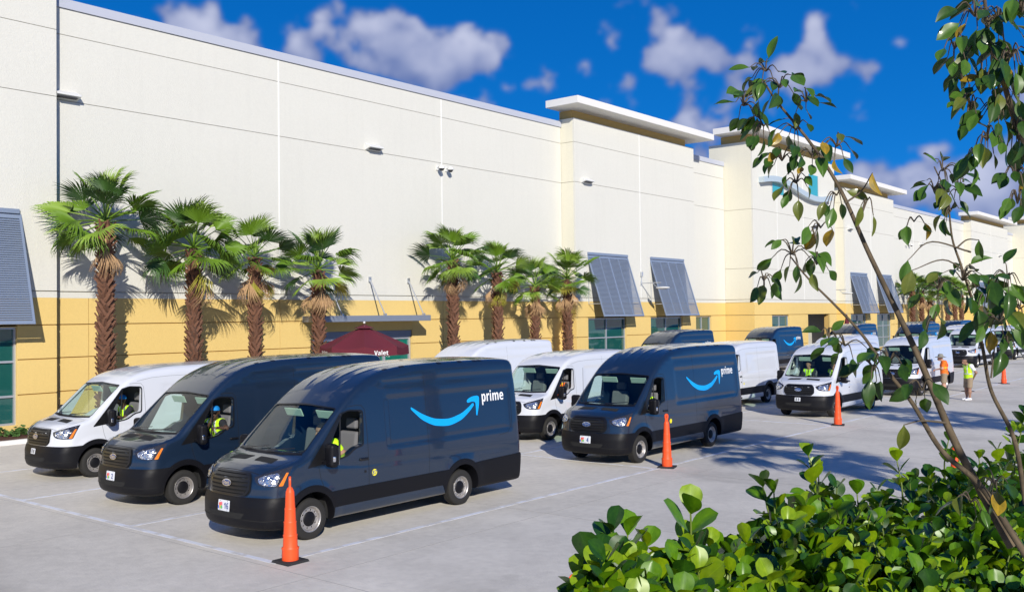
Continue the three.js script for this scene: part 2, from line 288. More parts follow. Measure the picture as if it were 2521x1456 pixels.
// towers and the bays between them
const ZT = -32.75, ZC = -31.4;
function sideTower(x0, x1, o) {
  frontWall(x0, x1, ZT, [4.77, G2, G1, 15.2], { open: [[x0 + 1.2, x0 + 5.3, 0.30, 3.55], [x0 + 8.2, x0 + 12.3, 0.30, 3.55]], upJoints: [(x0 + x1) / 2] });
  sideWall(x0, ZM - 1.2, ZT, 15.2, [G2, G1]); towerCap(x0, x1, ZT, 15.2);
  mesh('wall_core', bx(x1 - 0.3, x1, 0, 15.2, ZM - 1.2, ZT - 0.125), M.cream, wh);
  for (const k of [1.2, 8.2]) { framed(x0 + k, x0 + k + 4.1, 0.30, 3.55, ZT, [x0 + k + 2.04], [1.25, 2.38]); mesh('wall_panel', bx(x0 + k, x0 + k + 4.1, 0, 0.285, ZT - 0.12, ZT), M.yellow, wh); shutter(x0 + k + 0.0, x0 + k + 4.35, ZT, 7.28, 3.65, 1.15); }
}
function bay(x0, x1, open = []) { frontWall(x0, x1, ZM, [4.77, G2, G1, TOP], { open }); coping(x0, x1, ZM, TOP); for (const [a, b, c, d] of open) framed(a, b, c, d, ZM, [(a + b) / 2], [1.9]); }
function centreTower(x0, x1) {
  frontWall(x0, x1, ZC, [4.77, 7.05, 11.4, 16.4], { open: [[x0 + 3.0, x0 + 6.1, 1.2, 3.55], [x0 + 9.8, x0 + 14.4, 0, 3.60]], upJoints: [x0 + 4.2, (x0 + x1) / 2 + 1.2] });
  sideWall(x0, ZM - 1.2, ZC, 16.4, [7.05, 11.4]); towerCap(x0, x1, ZC, 16.4, 0.6, 0.45);
  mesh('wall_core', bx(x1 - 0.3, x1, 0, 16.4, ZM - 1.2, ZC - 0.125), M.cream, wh);
  framed(x0 + 3.0, x0 + 6.1, 1.2, 3.55, ZC, [x0 + 4.5], []); mesh('wall_panel', bx(x0 + 3.0, x0 + 6.1, 0, 1.185, ZC - 0.12, ZC), M.yellow, wh);
}
sideTower(45.7, 59.85); bay(59.87, 66.13, [[61.3, 63.85, 0.3, 3.57]]); centreTower(66.15, 82.1); bay(82.12, 87.9); sideTower(87.92, 101.6);
frontWall(101.62, 131.3, ZM, [4.77, G2, G1, TOP], { open: [], upJoints: [111, 121] }); coping(101.62, 131.3, ZM, TOP);
sideTower(131.32, 150.2); bay(150.22, 157.5); centreTower(157.52, 173.5); bay(173.52, 180); sideTower(180.02, 194);
bay(194.02, 225);
mesh('roof_deck', bx(-14, 225, 14.2, 14.5, -110, ZM - 0.5), std(C(0.5, 0.5, 0.48), 0.9), wh);
mesh('end_wall', bx(-14, -13.7, 0, 14.2, -110, ZM - 0.5), M.cream, wh); mesh('end_wall', bx(224.7, 225, 0, 14.2, -110, ZM - 0.5), M.cream, wh); mesh('rear_wall', bx(-14, 225, 0, 14.2, -110.3, -110), M.cream, wh);
{ // the wave-shaped sunshade and the small aqua windows of the centre tower
  const x0 = 67.2, x1 = 80.5, n = 48, top = [], W2 = (t) => 13.67 + 0.43 * Math.cos((lerp(67.2, 80.5, t) - 69.9) / 7.3 * Math.PI);
  for (let i = 0; i <= n; i++) top.push([lerp(x0, x1, i / n), W2(i / n)]);
  const s = shapeOf([...top, ...[...top].reverse().map(([x, y]) => [x, y - 0.42])]), g = new THREE.ExtrudeGeometry(s, { depth: 0.45, bevelEnabled: false }); g.translate(0, 0, ZC + 0.001);
  mesh('wave_sunshade', g, std(C(0.48, 0.56, 0.60), 0.4, { metalness: 0.1 }), wh);
  for (const [a, b, y0, y1] of [[69.5, 71.55, 12.85, 13.97], [76.5, 78.35, 12.98, 15.05]]) { const w = sub('window', wh); mesh('pane', bx(a, b, y0, y1, ZC + 0.004, ZC + 0.03), M.glassAqua, w); mesh('frame', merge([bx(a - 0.05, a, y0, y1, ZC + 0.003, ZC + 0.05), bx(b, b + 0.05, y0, y1, ZC + 0.003, ZC + 0.05)]), M.alu, w); }
}
// lamps and cameras fixed to the wall
function wallLamp(x, y, z, label) {
  const t = thing('wall_lamp', label, 'wall lamp', [x, y, z], 0, 'wedge lamps on the warehouse wall');
  const s = shapeOf([[0, 0.16], [0.34, 0.02], [0.34, -0.03], [0, -0.14]]), g = new THREE.ExtrudeGeometry(s, { depth: 0.86, bevelEnabled: true, bevelSize: 0.012, bevelThickness: 0.012, bevelSegments: 1 }); g.translate(0, 0, -0.43); g.rotateY(-Math.PI / 2);
  mesh('housing', g, M.lampWhite, t); mesh('lens', bx(-0.34, 0.34, -0.12, -0.095, 0.05, 0.28), M.dark, t);
}
for (const [x, y, z, l] of [[30.85, 11.66, ZM, 'wedge lamp high on the blank main wall, left of the twin cameras'], [16.35, 11.66, ZM, 'wedge lamp beside the left block, half in its shadow strip'], [46.8, 11.62, ZT, 'wedge lamp on the first tower from the left'], [77.2, 10.9, ZC, 'wedge lamp below the wave-shaped sunshade'], [89.0, 11.45, ZT, 'wedge lamp on the tower behind the leaning stems'], [113.5, 11.3, ZM, 'wedge lamp on the far wall, right of the far camera pair'], [133.0, 11.3, ZT, 'left wedge lamp of the two on the farthest tower'], [145.0, 11.3, ZT, 'right wedge lamp of the two on the farthest tower'], [22.3, 5.9, ZM, 'low wedge lamp half hidden behind the second palm crown']]) wallLamp(x, y, z, l);
function domeCam(x, y, z, label) {
  const t = thing('security_camera', label, 'camera', [x, y, z], 0, 'dome cameras on the warehouse wall');
  mesh('bracket', merge([bx(-0.07, 0.07, -0.02, 0.22, 0, 0.05), rod(V(0, 0.13, 0.04), V(0, 0.2, 0.3), 0.035)]), M.lampWhite, t);
  const h = new THREE.SphereGeometry(0.16, 16, 8, 0, Math.PI * 2, 0, Math.PI / 2); h.translate(0, 0.03, 0.34); mesh('housing', h, M.lampWhite, t);
  const b = new THREE.SphereGeometry(0.12, 16, 8, 0, Math.PI * 2, Math.PI / 2, Math.PI / 2); b.translate(0, 0.03, 0.34); mesh('dome', b, M.dark, t);
}
domeCam(35.2, 11.1, ZM, 'white dome camera left of the upright wall joint'); domeCam(35.85, 11.1, ZM, 'white dome camera right of the upright wall joint');
domeCam(108.2, 10.9, ZM, 'far dome camera, left one of the distant pair'); domeCam(109.2, 10.9, ZM, 'far dome camera, right one of the distant pair');
function armLamp(x, z, label) {
  const t = thing('bracket_light', label, 'wall light', [x, 5.72, z], 0, 'bracket lights by the shutters');
  mesh('arm', merge([rod(V(0, 0, 0), V(0.0, 0.0, 1.5), 0.03), bx(-0.06, 0.06, -0.14, 0.14, 0, 0.06), rod(V(0, -0.05, 0.9), V(0, -0.3, 1.2), 0.02), rod(V(0, 0, 0.06), V(0, 0.62, 0.06), 0.025), rbx(-0.08, 0.08, 0.42, 0.72, 0.0, 0.14, 0.02)]), M.alu, t);
  const h = new THREE.SphereGeometry(0.5, 20, 10); h.scale(0.42, 0.16, 1); h.translate(0, -0.33, 1.6); mesh('lamp_head', h, M.lampWhite, t);
}
armLamp(52.75, ZT, 'bracket light between the two shutters of the first tower'); armLamp(83.9, ZM + 1.0, 'bracket light on the far wall beyond the wave-shaped sunshade');
// planting bed along the wall
M.mulch = std(C(0.10, 0.035, 0.02), 1, { map: tex(512, (u, v) => { const k = 0.4 + pfbm(u, v, 60, 3, 3) * 0.9; return [k, k * 0.9, k * 0.85]; }, 2, true) });
tag(mesh('planting_bed', bx(-14, 64, -0.1, 0.10, ZL, -30.72), M.mulch, scene), null, null, null, 'structure');
tag(mesh('kerb', rbx(-14, 64, -0.1, 0.13, -30.70, -30.52, 0.02, 1), M.fascia, scene), null, null, null, 'structure');
// ------------------------------------------------------------ delivery vans
function curve(pts) {                                  // smooth monotone curve through points
  const n = pts.length, m = [], d = [];
  for (let i = 0; i + 1 < n; i++) d.push((pts[i + 1][1] - pts[i][1]) / (pts[i + 1][0] - pts[i][0]));
  for (let i = 0; i < n; i++) m.push(i === 0 ? d[0] : i === n - 1 ? d[n - 2] : d[i - 1] * d[i] <= 0 ? 0 : 2 * d[i - 1] * d[i] / (d[i - 1] + d[i]));
  return (x) => {
    if (x <= pts[0][0]) return pts[0][1] + m[0] * (x - pts[0][0]);
    if (x >= pts[n - 1][0]) return pts[n - 1][1] + m[n - 1] * (x - pts[n - 1][0]);
    let i = 0; while (x > pts[i + 1][0]) i++;
    const h = pts[i + 1][0] - pts[i][0], t = (x - pts[i][0]) / h, t2 = t * t, t3 = t2 * t;
    return (2 * t3 - 3 * t2 + 1) * pts[i][1] + (t3 - 2 * t2 + t) * h * m[i] + (3 * t2 - 2 * t3) * pts[i + 1][1] + (t3 - t2) * h * m[i + 1];
  };
}
const smax = (a, b, k) => { const h = Math.max(k - Math.abs(a - b), 0) / k; return Math.max(a, b) + h * h * k * 0.25; };
// local axes: x from the front bumper to the rear, y up, z to the driver's side
function vanField(high) {
  const L = high ? 6.68 : 5.98;
  const hood = [[-0.25, 0.96], [0.06, 1.16], [0.16, 1.215], [0.32, 1.275], [0.55, 1.34], [0.78, 1.395], [0.86, 1.435], [1.1, 1.655], [1.4, 1.93], [1.66, 2.165]];
  const T = curve(high ? [...hood, [1.8, 2.285], [2.0, 2.435], [2.25, 2.58], [2.6, 2.715], [3.0, 2.80], [3.6, 2.85], [4.6, 2.87], [5.8, 2.865], [6.3, 2.85], [6.68, 2.81]]
    : [...hood, [1.8, 2.27], [2.0, 2.375], [2.3, 2.47], [2.7, 2.535], [3.3, 2.575], [4.6, 2.585], [5.4, 2.57], [5.98, 2.54]]);
  const F = curve([[0.1, 0.30], [0.2, 0.10], [0.3, 0.035], [0.45, 0.0], [0.62, 0.0], [0.72, 0.02], [0.80, 0.05], [0.95, 0.065], [1.1, 0.095], [1.22, 0.17], [1.4, 0.24], [2.0, 0.34], [3.0, 0.42]]);
  const S = curve([[0.15, 0.90], [0.32, 0.985], [0.5, 1.012], [0.78, 1.03], [1.05, 1.03], [1.3, 1.018], [1.8, 0.975], [2.2, 0.935], [2.6, 0.885], [2.95, 0.835]]);
  return {
    L, high, f(x, y, z) {
      const az = Math.abs(z), kb = 1 - 0.85 * sstep(2.0, 3.3, x), wbow = sstep(0.5, 0.9, x);
      const xs = x - kb * lerp(0.14, 0.06, wbow) * (az / 0.9) ** 2.3, dT = (T(xs + 0.02) - T(xs - 0.02)) / 0.04;
      const crown = 0.04 * (az / 0.85) ** 2 * (0.3 + 0.7 * sstep(1.5, 2.6, x));
      let rib = 0; if (x > 1.9) for (const r of [0.18, 0.46]) rib += 0.008 * Math.exp(-(((az - r) / 0.035) ** 2)) * sstep(1.9, 2.3, x) * (1 - sstep(L - 0.5, L - 0.3, x));
      const top = (y - T(xs) + crown - rib) / Math.sqrt(1 + dT * dT);
      let w = S(y) - 0.055 * (1 - sstep(0, 1.0, x)) ** 1.5;
      const mid = high ? 2.3 : 2.16, pan = sstep(2.7, 2.9, x) * (1 - sstep(L - 0.42, L - 0.3, x));
      w -= 0.010 * sstep(1.31, 1.41, y) * (1 - sstep(mid - 0.1, mid, y)) * pan;                              // recessed cargo panel
      if (high) w -= 0.010 * sstep(2.42, 2.46, y) * (1 - sstep(2.56, 2.62, y)) * sstep(2.5, 2.9, x);           // groove under the roof edge
      const sw = 1.12 - 0.03 * (x - 2) + 0.10 * Math.exp(-(((x - 1.1) / 0.7) ** 2)); w -= 0.007 * Math.exp(-(((y - sw) / 0.055) ** 2)) * sstep(0.8, 1.5, x) * (1 - sstep(L - 0.9, L - 0.4, x)); // crease along the flank
      for (const hx of [1.02, 4.77]) { const r = Math.hypot(x - hx, y - 0.345); w += 0.020 * (1 - sstep(0.52, 0.72, r)) * sstep(0.2, 0.5, r); }
      const side = az - w, dF = (F(y + 0.01) - F(y - 0.01)) / 0.02;
      const front = (F(y) + 0.25 * (az / 0.95) ** 2.6 - x) / Math.sqrt(1 + dF * dF);
      const rear = x - (L - 0.02 - 0.05 * sstep(1.2, 2.9, y)) + 0.05 * z * z + (y < 0.83 ? -0.03 : 0) * sstep(0.86, 0.8, y);
      const kts = lerp(0.09, high ? 0.13 : 0.17, sstep(1.8, 2.8, x));
      let d = smax(top, side, kts); d = smax(d, front, 0.16); d = smax(d, rear, 0.12); return smax(d, 0.27 - y + 0.0 * x, 0.08);
    },
  };
}
function gradN(f, x, y, z, e = 0.004) { return V(f(x + e, y, z) - f(x - e, y, z), f(x, y + e, z) - f(x, y - e, z), f(x, y, z + e) - f(x, y, z - e)).normalize(); }
function loftVan(F, off = 0, NT = 160) {
  const { f, L } = F, xs = []; let x = 0.003 - off;
  while (x < L - 0.01 + off) { xs.push(x); x += x < 0.05 ? 0.012 : x < 0.45 ? 0.025 : x < 3.2 ? 0.045 : x > L - 0.2 ? 0.02 : x > L - 0.5 ? 0.06 : 0.16; }
  const pos = [], idx = [], rings = [];
  for (const X of xs) {
    const yc = lerp(0.55, 1.0, sstep(0.1, 1.2, X)); if (f(X, yc, 0) > off) continue; rings.push(X);
    for (let j = 0; j < NT; j++) {
      const t = j / NT * 2 * Math.PI, cy = Math.sin(t), cz = Math.cos(t); let a = 0, b = 2.4;
      for (let k = 0; k < 26; k++) { const m = (a + b) / 2; if (f(X, yc + cy * m, cz * m) < off) a = m; else b = m; }
      pos.push(X, yc + cy * a, cz * a);
    }
  }
  const n = rings.length;
  for (let i = 0; i + 1 < n; i++) for (let j = 0; j < NT; j++) { const a = i * NT + j, b = i * NT + (j + 1) % NT, c = a + NT, d = b + NT; idx.push(a, c, b, b, c, d); }
  const c0 = pos.length / 3; pos.push(rings[0] - 0.002, 0.55, 0); const c1 = c0 + 1; pos.push(rings[n - 1] + 0.004, 1.0, 0);
  for (let j = 0; j < NT; j++) { const k = (j + 1) % NT; idx.push(c0, j, k); idx.push(c1, (n - 1) * NT + k, (n - 1) * NT + j); }
  const g = new THREE.BufferGeometry(); g.setAttribute('position', new THREE.Float32BufferAttribute(pos, 3)); g.setIndex(idx);
  const nor = new Float32Array(pos.length); for (let i = 0; i < pos.length / 3; i++) { const q = gradN(f, pos[3 * i], pos[3 * i + 1], pos[3 * i + 2]); nor.set([q.x, q.y, q.z], 3 * i); }
  g.setAttribute('normal', new THREE.BufferAttribute(nor, 3)); g.setAttribute('uv', new THREE.BufferAttribute(new Float32Array(pos.length / 3 * 2), 2));
  // which way do the faces look?
  const A = V(pos[0], pos[1], pos[2]), k = Math.floor(n / 2) * NT, P = (i) => V(pos[3 * i], pos[3 * i + 1], pos[3 * i + 2]);
  const fn = P(k + NT).sub(P(k)).cross(P(k + 1).sub(P(k))); if (fn.dot(V(nor[3 * k], nor[3 * k + 1], nor[3 * k + 2])) < 0) for (let i = 0; i < idx.length; i += 3) { const t = idx[i + 1]; idx[i + 1] = idx[i + 2]; idx[i + 2] = t; } g.setIndex(idx);
  return g;
}
const prism = (pts, axis, a, b, holes) => {             // outline swept along z (side view x, y) or along x (front view z, y)
  const g = new THREE.ExtrudeGeometry(shapeOf(pts, holes), { depth: b - a, bevelEnabled: false, curveSegments: 6 }); g.translate(0, 0, a);
  if (axis === 'x') { g.rotateY(-Math.PI / 2); g.scale(-1, 1, 1); const p = g.attributes.position; if (!g.index) for (let i = 0; i < p.count; i += 3) { const t = V().fromBufferAttribute(p, i + 1), u = V().fromBufferAttribute(p, i + 2); p.setXYZ(i + 1, u.x, u.y, u.z); p.setXYZ(i + 2, t.x, t.y, t.z); } g.computeVertexNormals(); }
  return g;
};
const csg = new Evaluator(); csg.useGroups = false; csg.attributes = ['position', 'normal', 'uv'];
function cut(A, B, op) { const a = A.isBrush ? A : new Brush(A), b = new Brush(B); a.updateMatrixWorld(); b.updateMatrixWorld(); return csg.evaluate(a, b, op); }
// lay a flat outline onto the body: side (x, y) seen across, front (z, y) seen along, top (x, z) from above, corner at 45 degrees
const HIT = { side: (a, b) => [V(a, b, 3), V(0, 0, -1)], far: (a, b) => [V(a, b, -3), V(0, 0, 1)], front: (a, b) => [V(-3, b, a), V(1, 0, 0)], top: (a, b) => [V(a, 5, b), V(0, -1, 0)], rear: (a, b) => [V(12, b, a), V(-1, 0, 0)],
  cornerL: (a, b) => [V(a * Math.SQRT1_2 - 2, b, a * Math.SQRT1_2 + 2), V(Math.SQRT1_2, 0, -Math.SQRT1_2)], cornerR: (a, b) => [V(a * Math.SQRT1_2 - 2, b, -a * Math.SQRT1_2 - 2), V(Math.SQRT1_2, 0, Math.SQRT1_2)] };
function lay(body, how, shape, off, edge = 0.06, flatGeo) {
  let g = flatGeo || new THREE.ShapeGeometry(shape, 8); if (edge) g = new TessellateModifier(edge, 7).modify(g.index ? g.toNonIndexed() : g); else if (g.index) g = g.toNonIndexed();
  const p = g.attributes.position, n = new Float32Array(p.count * 3), ray = new THREE.Ray();
  for (let i = 0; i < p.count; i++) {
    const lift = p.getZ(i), [o, d] = HIT[how](p.getX(i), p.getY(i)); ray.set(o, d); const h = body.bvh.raycastFirst(ray, THREE.DoubleSide);
    const P = h ? h.point : o.clone().addScaledVector(d, 2), q = gradN(body.F.f, P.x, P.y, P.z); P.addScaledVector(q, off + lift); p.setXYZ(i, P.x, P.y, P.z); n.set([q.x, q.y, q.z], 3 * i);
  }
  g.setAttribute('normal', new THREE.BufferAttribute(n, 3));
  const A = V().fromBufferAttribute(p, 0), B = V().fromBufferAttribute(p, 1), D = V().fromBufferAttribute(p, 2); // keep faces outward
  if (B.sub(A).cross(D.sub(A)).dot(V(n[0], n[1], n[2])) < 0) for (let i = 0; i < p.count; i += 3) { const t = V().fromBufferAttribute(p, i + 1), u = V().fromBufferAttribute(p, i + 2); p.setXYZ(i + 1, u.x, u.y, u.z); p.setXYZ(i + 2, t.x, t.y, t.z); const N = [...n.slice(3 * i + 3, 3 * i + 6)]; n.copyWithin(3 * i + 3, 3 * i + 6, 3 * i + 9); n.set(N, 3 * i + 6); }
  if (!g.attributes.uv) g.setAttribute('uv', new THREE.BufferAttribute(new Float32Array(p.count * 2), 2));
  return g;
}
const line = (pts, w) => { const a = [], b = []; for (let i = 0; i < pts.length; i++) { const p = new THREE.Vector2(...pts[Math.max(i - 1, 0)]), q = new THREE.Vector2(...pts[Math.min(i + 1, pts.length - 1)]), d = q.sub(p).normalize(); a.push([pts[i][0] - d.y * w / 2, pts[i][1] + d.x * w / 2]); b.unshift([pts[i][0] + d.y * w / 2, pts[i][1] - d.x * w / 2]); } return shapeOf([...a, ...b]); };

Object.assign(M, {
  navy: phys(C(0.012, 0.026, 0.054), 0.3, { metalness: 0.25, clearcoat: 1, clearcoatRoughness: 0.03 }),
  white: phys(C(0.64, 0.66, 0.71), 0.35, { clearcoat: 1, clearcoatRoughness: 0.04 }),
  trim: phys(C(0.006, 0.006, 0.008), 0.5, { specularIntensity: 0.45, bumpMap: concreteBump, bumpScale: 0.001 }), black: std(C(0.008, 0.008, 0.009), 0.35), cabin: std(C(0.022, 0.022, 0.024), 0.8), seat: std(C(0.15, 0.15, 0.16), 0.9), lining: std(C(0.05, 0.05, 0.05), 0.9),
  glass: phys(C(0.80, 0.92, 0.86), 0.0, { transmission: 1, thickness: 0, ior: 1.5 }), tyre: std(C(0.017, 0.016, 0.015), 0.85), rim: std(C(0.52, 0.49, 0.46), 0.38, { metalness: 0.8 }), hole: std(C(0.01, 0.01, 0.01), 0.9),
  reflector: std(C(0.75, 0.76, 0.78), 0.18, { metalness: 0.9 }), chrome: std(C(0.85, 0.86, 0.88), 0.12, { metalness: 1 }), amber: phys(C(0.85, 0.22, 0.01), 0.2, { clearcoat: 1 }), lampDark: phys(C(0.03, 0.03, 0.035), 0.15, { clearcoat: 1 }), clear: phys(C(1, 1, 1), 0.0, { transmission: 1, thickness: 0, ior: 1.45 }),
  red: phys(C(0.42, 0.008, 0.01), 0.2, { clearcoat: 1 }), badge: phys(C(0.01, 0.05, 0.20), 0.2, { clearcoat: 1 }), silver: std(C(0.75, 0.76, 0.78), 0.25, { metalness: 0.9 }), plate: std(C(0.72, 0.74, 0.78), 0.5), ink: std(C(0.03, 0.07, 0.28), 0.6), inkBlack: std(C(0.02, 0.02, 0.02), 0.6),
  logoBlue: std(C(0.0, 0.36, 0.86), 0.45), logoWhite: std(C(0.82, 0.82, 0.82), 0.5), seam: std(C(0.006, 0.007, 0.009), 0.8), seamW: std(C(0.22, 0.23, 0.25), 0.8), yellowDot: std(C(0.85, 0.75, 0.02), 0.5), visor: std(C(0.40, 0.52, 0.44), 0.8), slip: std(C(0.5, 0.85, 0.03), 0.7),
});
// wheel: tyre, pressed steel rim with ten hand holes, black cap
const wheelGeo = (() => {
  const ty = new THREE.LatheGeometry([[0.205, -0.10], [0.23, -0.112], [0.29, -0.118], [0.33, -0.105], [0.345, -0.08], [0.3465, -0.03], [0.34, -0.025], [0.3465, -0.02], [0.3465, 0.03], [0.34, 0.035], [0.3465, 0.04], [0.345, 0.08], [0.33, 0.105], [0.29, 0.118], [0.265, 0.113], [0.26, 0.119], [0.23, 0.112], [0.205, 0.10]].map((p) => new THREE.Vector2(...p)), 56); ty.rotateX(Math.PI / 2);
  const hole = []; for (let i = 0; i < 10; i++) { const a = i / 10 * 2 * Math.PI; hole.push(circle(0.152 * Math.cos(a), 0.152 * Math.sin(a), 0.0165, 10)); }
  const di = new THREE.ExtrudeGeometry(shapeOf(circle(0, 0, 0.178, 48), hole), { depth: 0.006, bevelEnabled: true, bevelSize: 0.003, bevelThickness: 0.004, bevelSegments: 1, curveSegments: 6 }); di.translate(0, 0, 0.050);
  const li = new THREE.LatheGeometry([[0.176, 0.052], [0.186, 0.060], [0.196, 0.088], [0.203, 0.104], [0.215, 0.110], [0.219, 0.104], [0.212, 0.092]].map((p) => new THREE.Vector2(...p)), 56); li.rotateX(Math.PI / 2);
  const cap = new THREE.LatheGeometry([[0.128, 0.056], [0.122, 0.068], [0.105, 0.078], [0.07, 0.082], [0.06, 0.09], [0.0, 0.092]].map((p) => new THREE.Vector2(...p)), 32); cap.rotateX(Math.PI / 2);
  const back = new THREE.CylinderGeometry(0.2, 0.2, 0.1, 32); back.rotateX(Math.PI / 2); back.translate(0, 0, -0.02);
  return { tyre: ty, rim: merge([di, li]), hub_cap: cap, back };
})();
function addWheel(t, x, z, side) {
  const w = sub('wheel', t); w.position.set(x, 0.345, z); if (side < 0) w.rotation.y = Math.PI; w.rotation.z = x * 1.3;
  mesh('tyre', wheelGeo.tyre, M.tyre, w); mesh('rim', wheelGeo.rim, M.rim, w); mesh('hub_cap', wheelGeo.hub_cap, M.trim, w); mesh('wheel_back', wheelGeo.back, M.hole, w);
}
function makeVan(high) {
  const F = vanField(high), base = loftVan(F), L = F.L, paint = high ? M.navy : M.white, seam = high ? M.seam : M.seamW, body = { F, bvh: new MeshBVH(base.clone()) };
  const t = thing('delivery_van', 'x', 'van');
  const well = (x, r) => { const g = new THREE.CylinderGeometry(r, r, 2.6, 40); g.rotateX(Math.PI / 2); g.translate(x, 0.345, 0); return g; };
  const doorWin = roundPoly([[1.26, 1.27], [1.62, 1.30], [1.80, 1.335], [1.98, 1.45], [2.16, 1.475], [2.20, 2.06], [1.88, 2.09], [1.74, 2.05]], [0.02, 0.1, 0.08, 0.08, 0.06, 0.07, 0.06, 0.03]);
  const wind = roundPoly([[-0.865, 1.455], [-0.4, 1.44], [0.4, 1.44], [0.865, 1.455], [0.835, 2.135], [0, 2.18], [-0.835, 2.135]], [0.08, 0.2, 0.2, 0.08, 0.06, 0.5, 0.06]);
  let b = cut(base, well(1.02, 0.47), SUBTRACTION); b = cut(b, well(4.77, 0.47), SUBTRACTION);
  // the wells are capped inside by a dark liner box; the cab is hollow
  b = cut(b, prism([[1.42, 0.62], [1.05, 1.0], [0.94, 1.38], [1.80, 2.18], [2.2, 2.24], [2.62, 2.24], [2.62, 0.62]], 'z', -0.90, 0.90), SUBTRACTION);
  b = cut(b, prism(wind, 'x', 0.6, 2.25), SUBTRACTION); b = cut(b, prism(doorWin, 'z', -1.3, 1.3), SUBTRACTION);
  mesh('body', b.geometry, paint, t);
  const cl = loftVan(F, 0.013, 128), R = 0.575, arc = (cx, a0, a1) => Array.from({ length: 15 }, (_, i) => { const a = lerp(a0, a1, i / 14); return [cx + R * Math.cos(a), 0.345 + R * Math.sin(a)]; });
  const a1 = Math.asin((0.80 - 0.345) / R), a2 = Math.asin((0.755 - 0.345) / R), a3 = Math.asin((0.80 - 0.345) / R);
  let c = cut(cl, prism([[-0.3, 0.1], [1.49, 0.1], [1.50, 0.475], [4.2, 0.475], [4.3, 0.3], [5.2, 0.1], [L + 0.3, 0.1], [L + 0.3, 0.845], ...arc(4.77, a3, Math.PI - a2), ...arc(1.02, a2, Math.PI - a1), [0.5, 0.795], [-0.3, 0.795]], 'z', -1.4, 1.4), INTERSECTION);
  c = cut(c, well(1.02, 0.465), SUBTRACTION); c = cut(c, well(4.77, 0.465), SUBTRACTION);
  mesh('lower_cladding', c.geometry, M.trim, t);
  mesh('underbody', merge([bx(0.45, 0.6, 0.3, 0.7, -0.8, 0.8), bx(1.42, 1.55, 0.28, 0.9, -0.86, 0.86), bx(0.6, 1.42, 0.80, 0.84, -0.98, 0.98), bx(4.3, 5.24, 0.80, 0.84, -0.98, 0.98), bx(0.5, 5.3, 0.4, 0.8, -0.62, 0.62), bx(1.6, 4.2, 0.22, 0.3, -0.5, -0.3)]), M.hole, t);
  mesh('windscreen', lay(body, 'front', shapeOf(wind), -0.012, 0.08), M.glass, t);
  mesh('side_window', lay(body, 'far', shapeOf(doorWin), -0.012, 0.08), M.glass, t);
  mesh('windscreen_surround', lay(body, 'front', shapeOf(roundPoly([[-0.882, 1.437], [-0.4, 1.42], [0.4, 1.42], [0.882, 1.437], [0.852, 2.15], [0, 2.20], [-0.852, 2.15]], 0.06), [[...wind].reverse()]), 0.0025, 0.05), M.black, t);
  mesh('cowl', lay(body, 'front', shapeOf(roundPoly([[-0.88, 1.42], [-0.4, 1.40], [0.4, 1.40], [0.88, 1.42], [0.87, 1.442], [0.4, 1.426], [-0.4, 1.426], [-0.87, 1.442]], 0.01)), 0.005, 0.06), M.trim, t);
  // door: seams, sail panel, handle, mirror
  const door = sub('front_door', t);
  const seams = [line([[1.27, 0.80], [1.20, 1.0], [1.16, 1.2], [1.24, 1.42]], 0.010), line([[2.29, 0.76], [2.29, 1.2], [2.285, 1.75], [2.265, 2.08], [2.2, 2.16], [2.06, 2.175], [1.9, 2.165]], 0.010)];
  if (!high) seams.push(line([[2.1, 2.22], [2.5, 2.29], [3.0, 2.31], [5.7, 2.31]], 0.008));
  seams.push(line([[3.83, 0.76], [3.83, 1.5], [3.83, high ? 2.72 : 2.42]], 0.007));
  seams.push(line([[L - 0.75, 1.27], [L - 0.5, 1.30], [L - 0.36, 1.42], [L - 0.33, 1.6], [L - 0.33, 2.1]], 0.007));
  for (const s of seams) mesh('seam', lay(body, 'side', s, 0.0012, 0.08), seam, door);
  mesh('window_seal', merge(['side', 'far'].map((h) => lay(body, h, shapeOf(roundPoly([[0.92, 1.205], [1.25, 1.24], [1.62, 1.275], [1.82, 1.31], [2.0, 1.425], [2.19, 1.45], [2.23, 2.085], [1.88, 2.115], [1.69, 2.06]], [0.03, 0.05, 0.1, 0.08, 0.08, 0.07, 0.08, 0.06, 0.03]), [[...doorWin].reverse()]), 0.007, 0.035))), M.black, door);
  mesh('division_bar', merge([rod(V(1.655, 1.30, 0.985), V(1.70, 2.06, 0.945), 0.013)]), M.black, door);
  mesh('handle', rbx(2.07, 2.27, 1.195, 1.245, 1.015, 1.055, 0.018), M.black, door);
  mesh('lock', (() => { const g = new THREE.CylinderGeometry(0.022, 0.022, 0.012, 14); g.rotateX(Math.PI / 2); return g.translate(2.2, 1.0, 1.036); })(), M.black, door);
  for (const s of [1, -1]) {
    const m = sub('mirror', t), g = rbx(-0.085, 0.085, -0.20, 0.20, -0.125, 0.125, 0.06, 4), p = g.attributes.position;
    for (let i = 0; i < p.count; i++) if (p.getX(i) < 0) p.setX(i, p.getX(i) * (1.1 - Math.abs(p.getY(i)) * 1.2)); g.computeVertexNormals(); g.rotateY(-0.22 * s); g.translate(1.29, 1.40, 1.20 * s);
    mesh('housing', g, M.trim, m); mesh('arm', merge([rbx(1.22, 1.36, 1.24, 1.31, s > 0 ? 0.98 : -1.14, s > 0 ? 1.14 : -0.98, 0.02)]), M.trim, m);
    mesh('indicator', rbx(1.225, 1.285, 1.30, 1.40, s > 0 ? 1.285 : -1.335, s > 0 ? 1.335 : -1.285, 0.02), M.chrome, m);
    mesh('mirror_glass', (() => { const q = bx(1.378, 1.382, 1.24, 1.57, -0.1, 0.1); q.translate(-1.29, 0, 0); q.rotateY(-0.22 * s); return q.translate(1.29, 0, 1.2 * s); })(), M.chrome, m);
  }
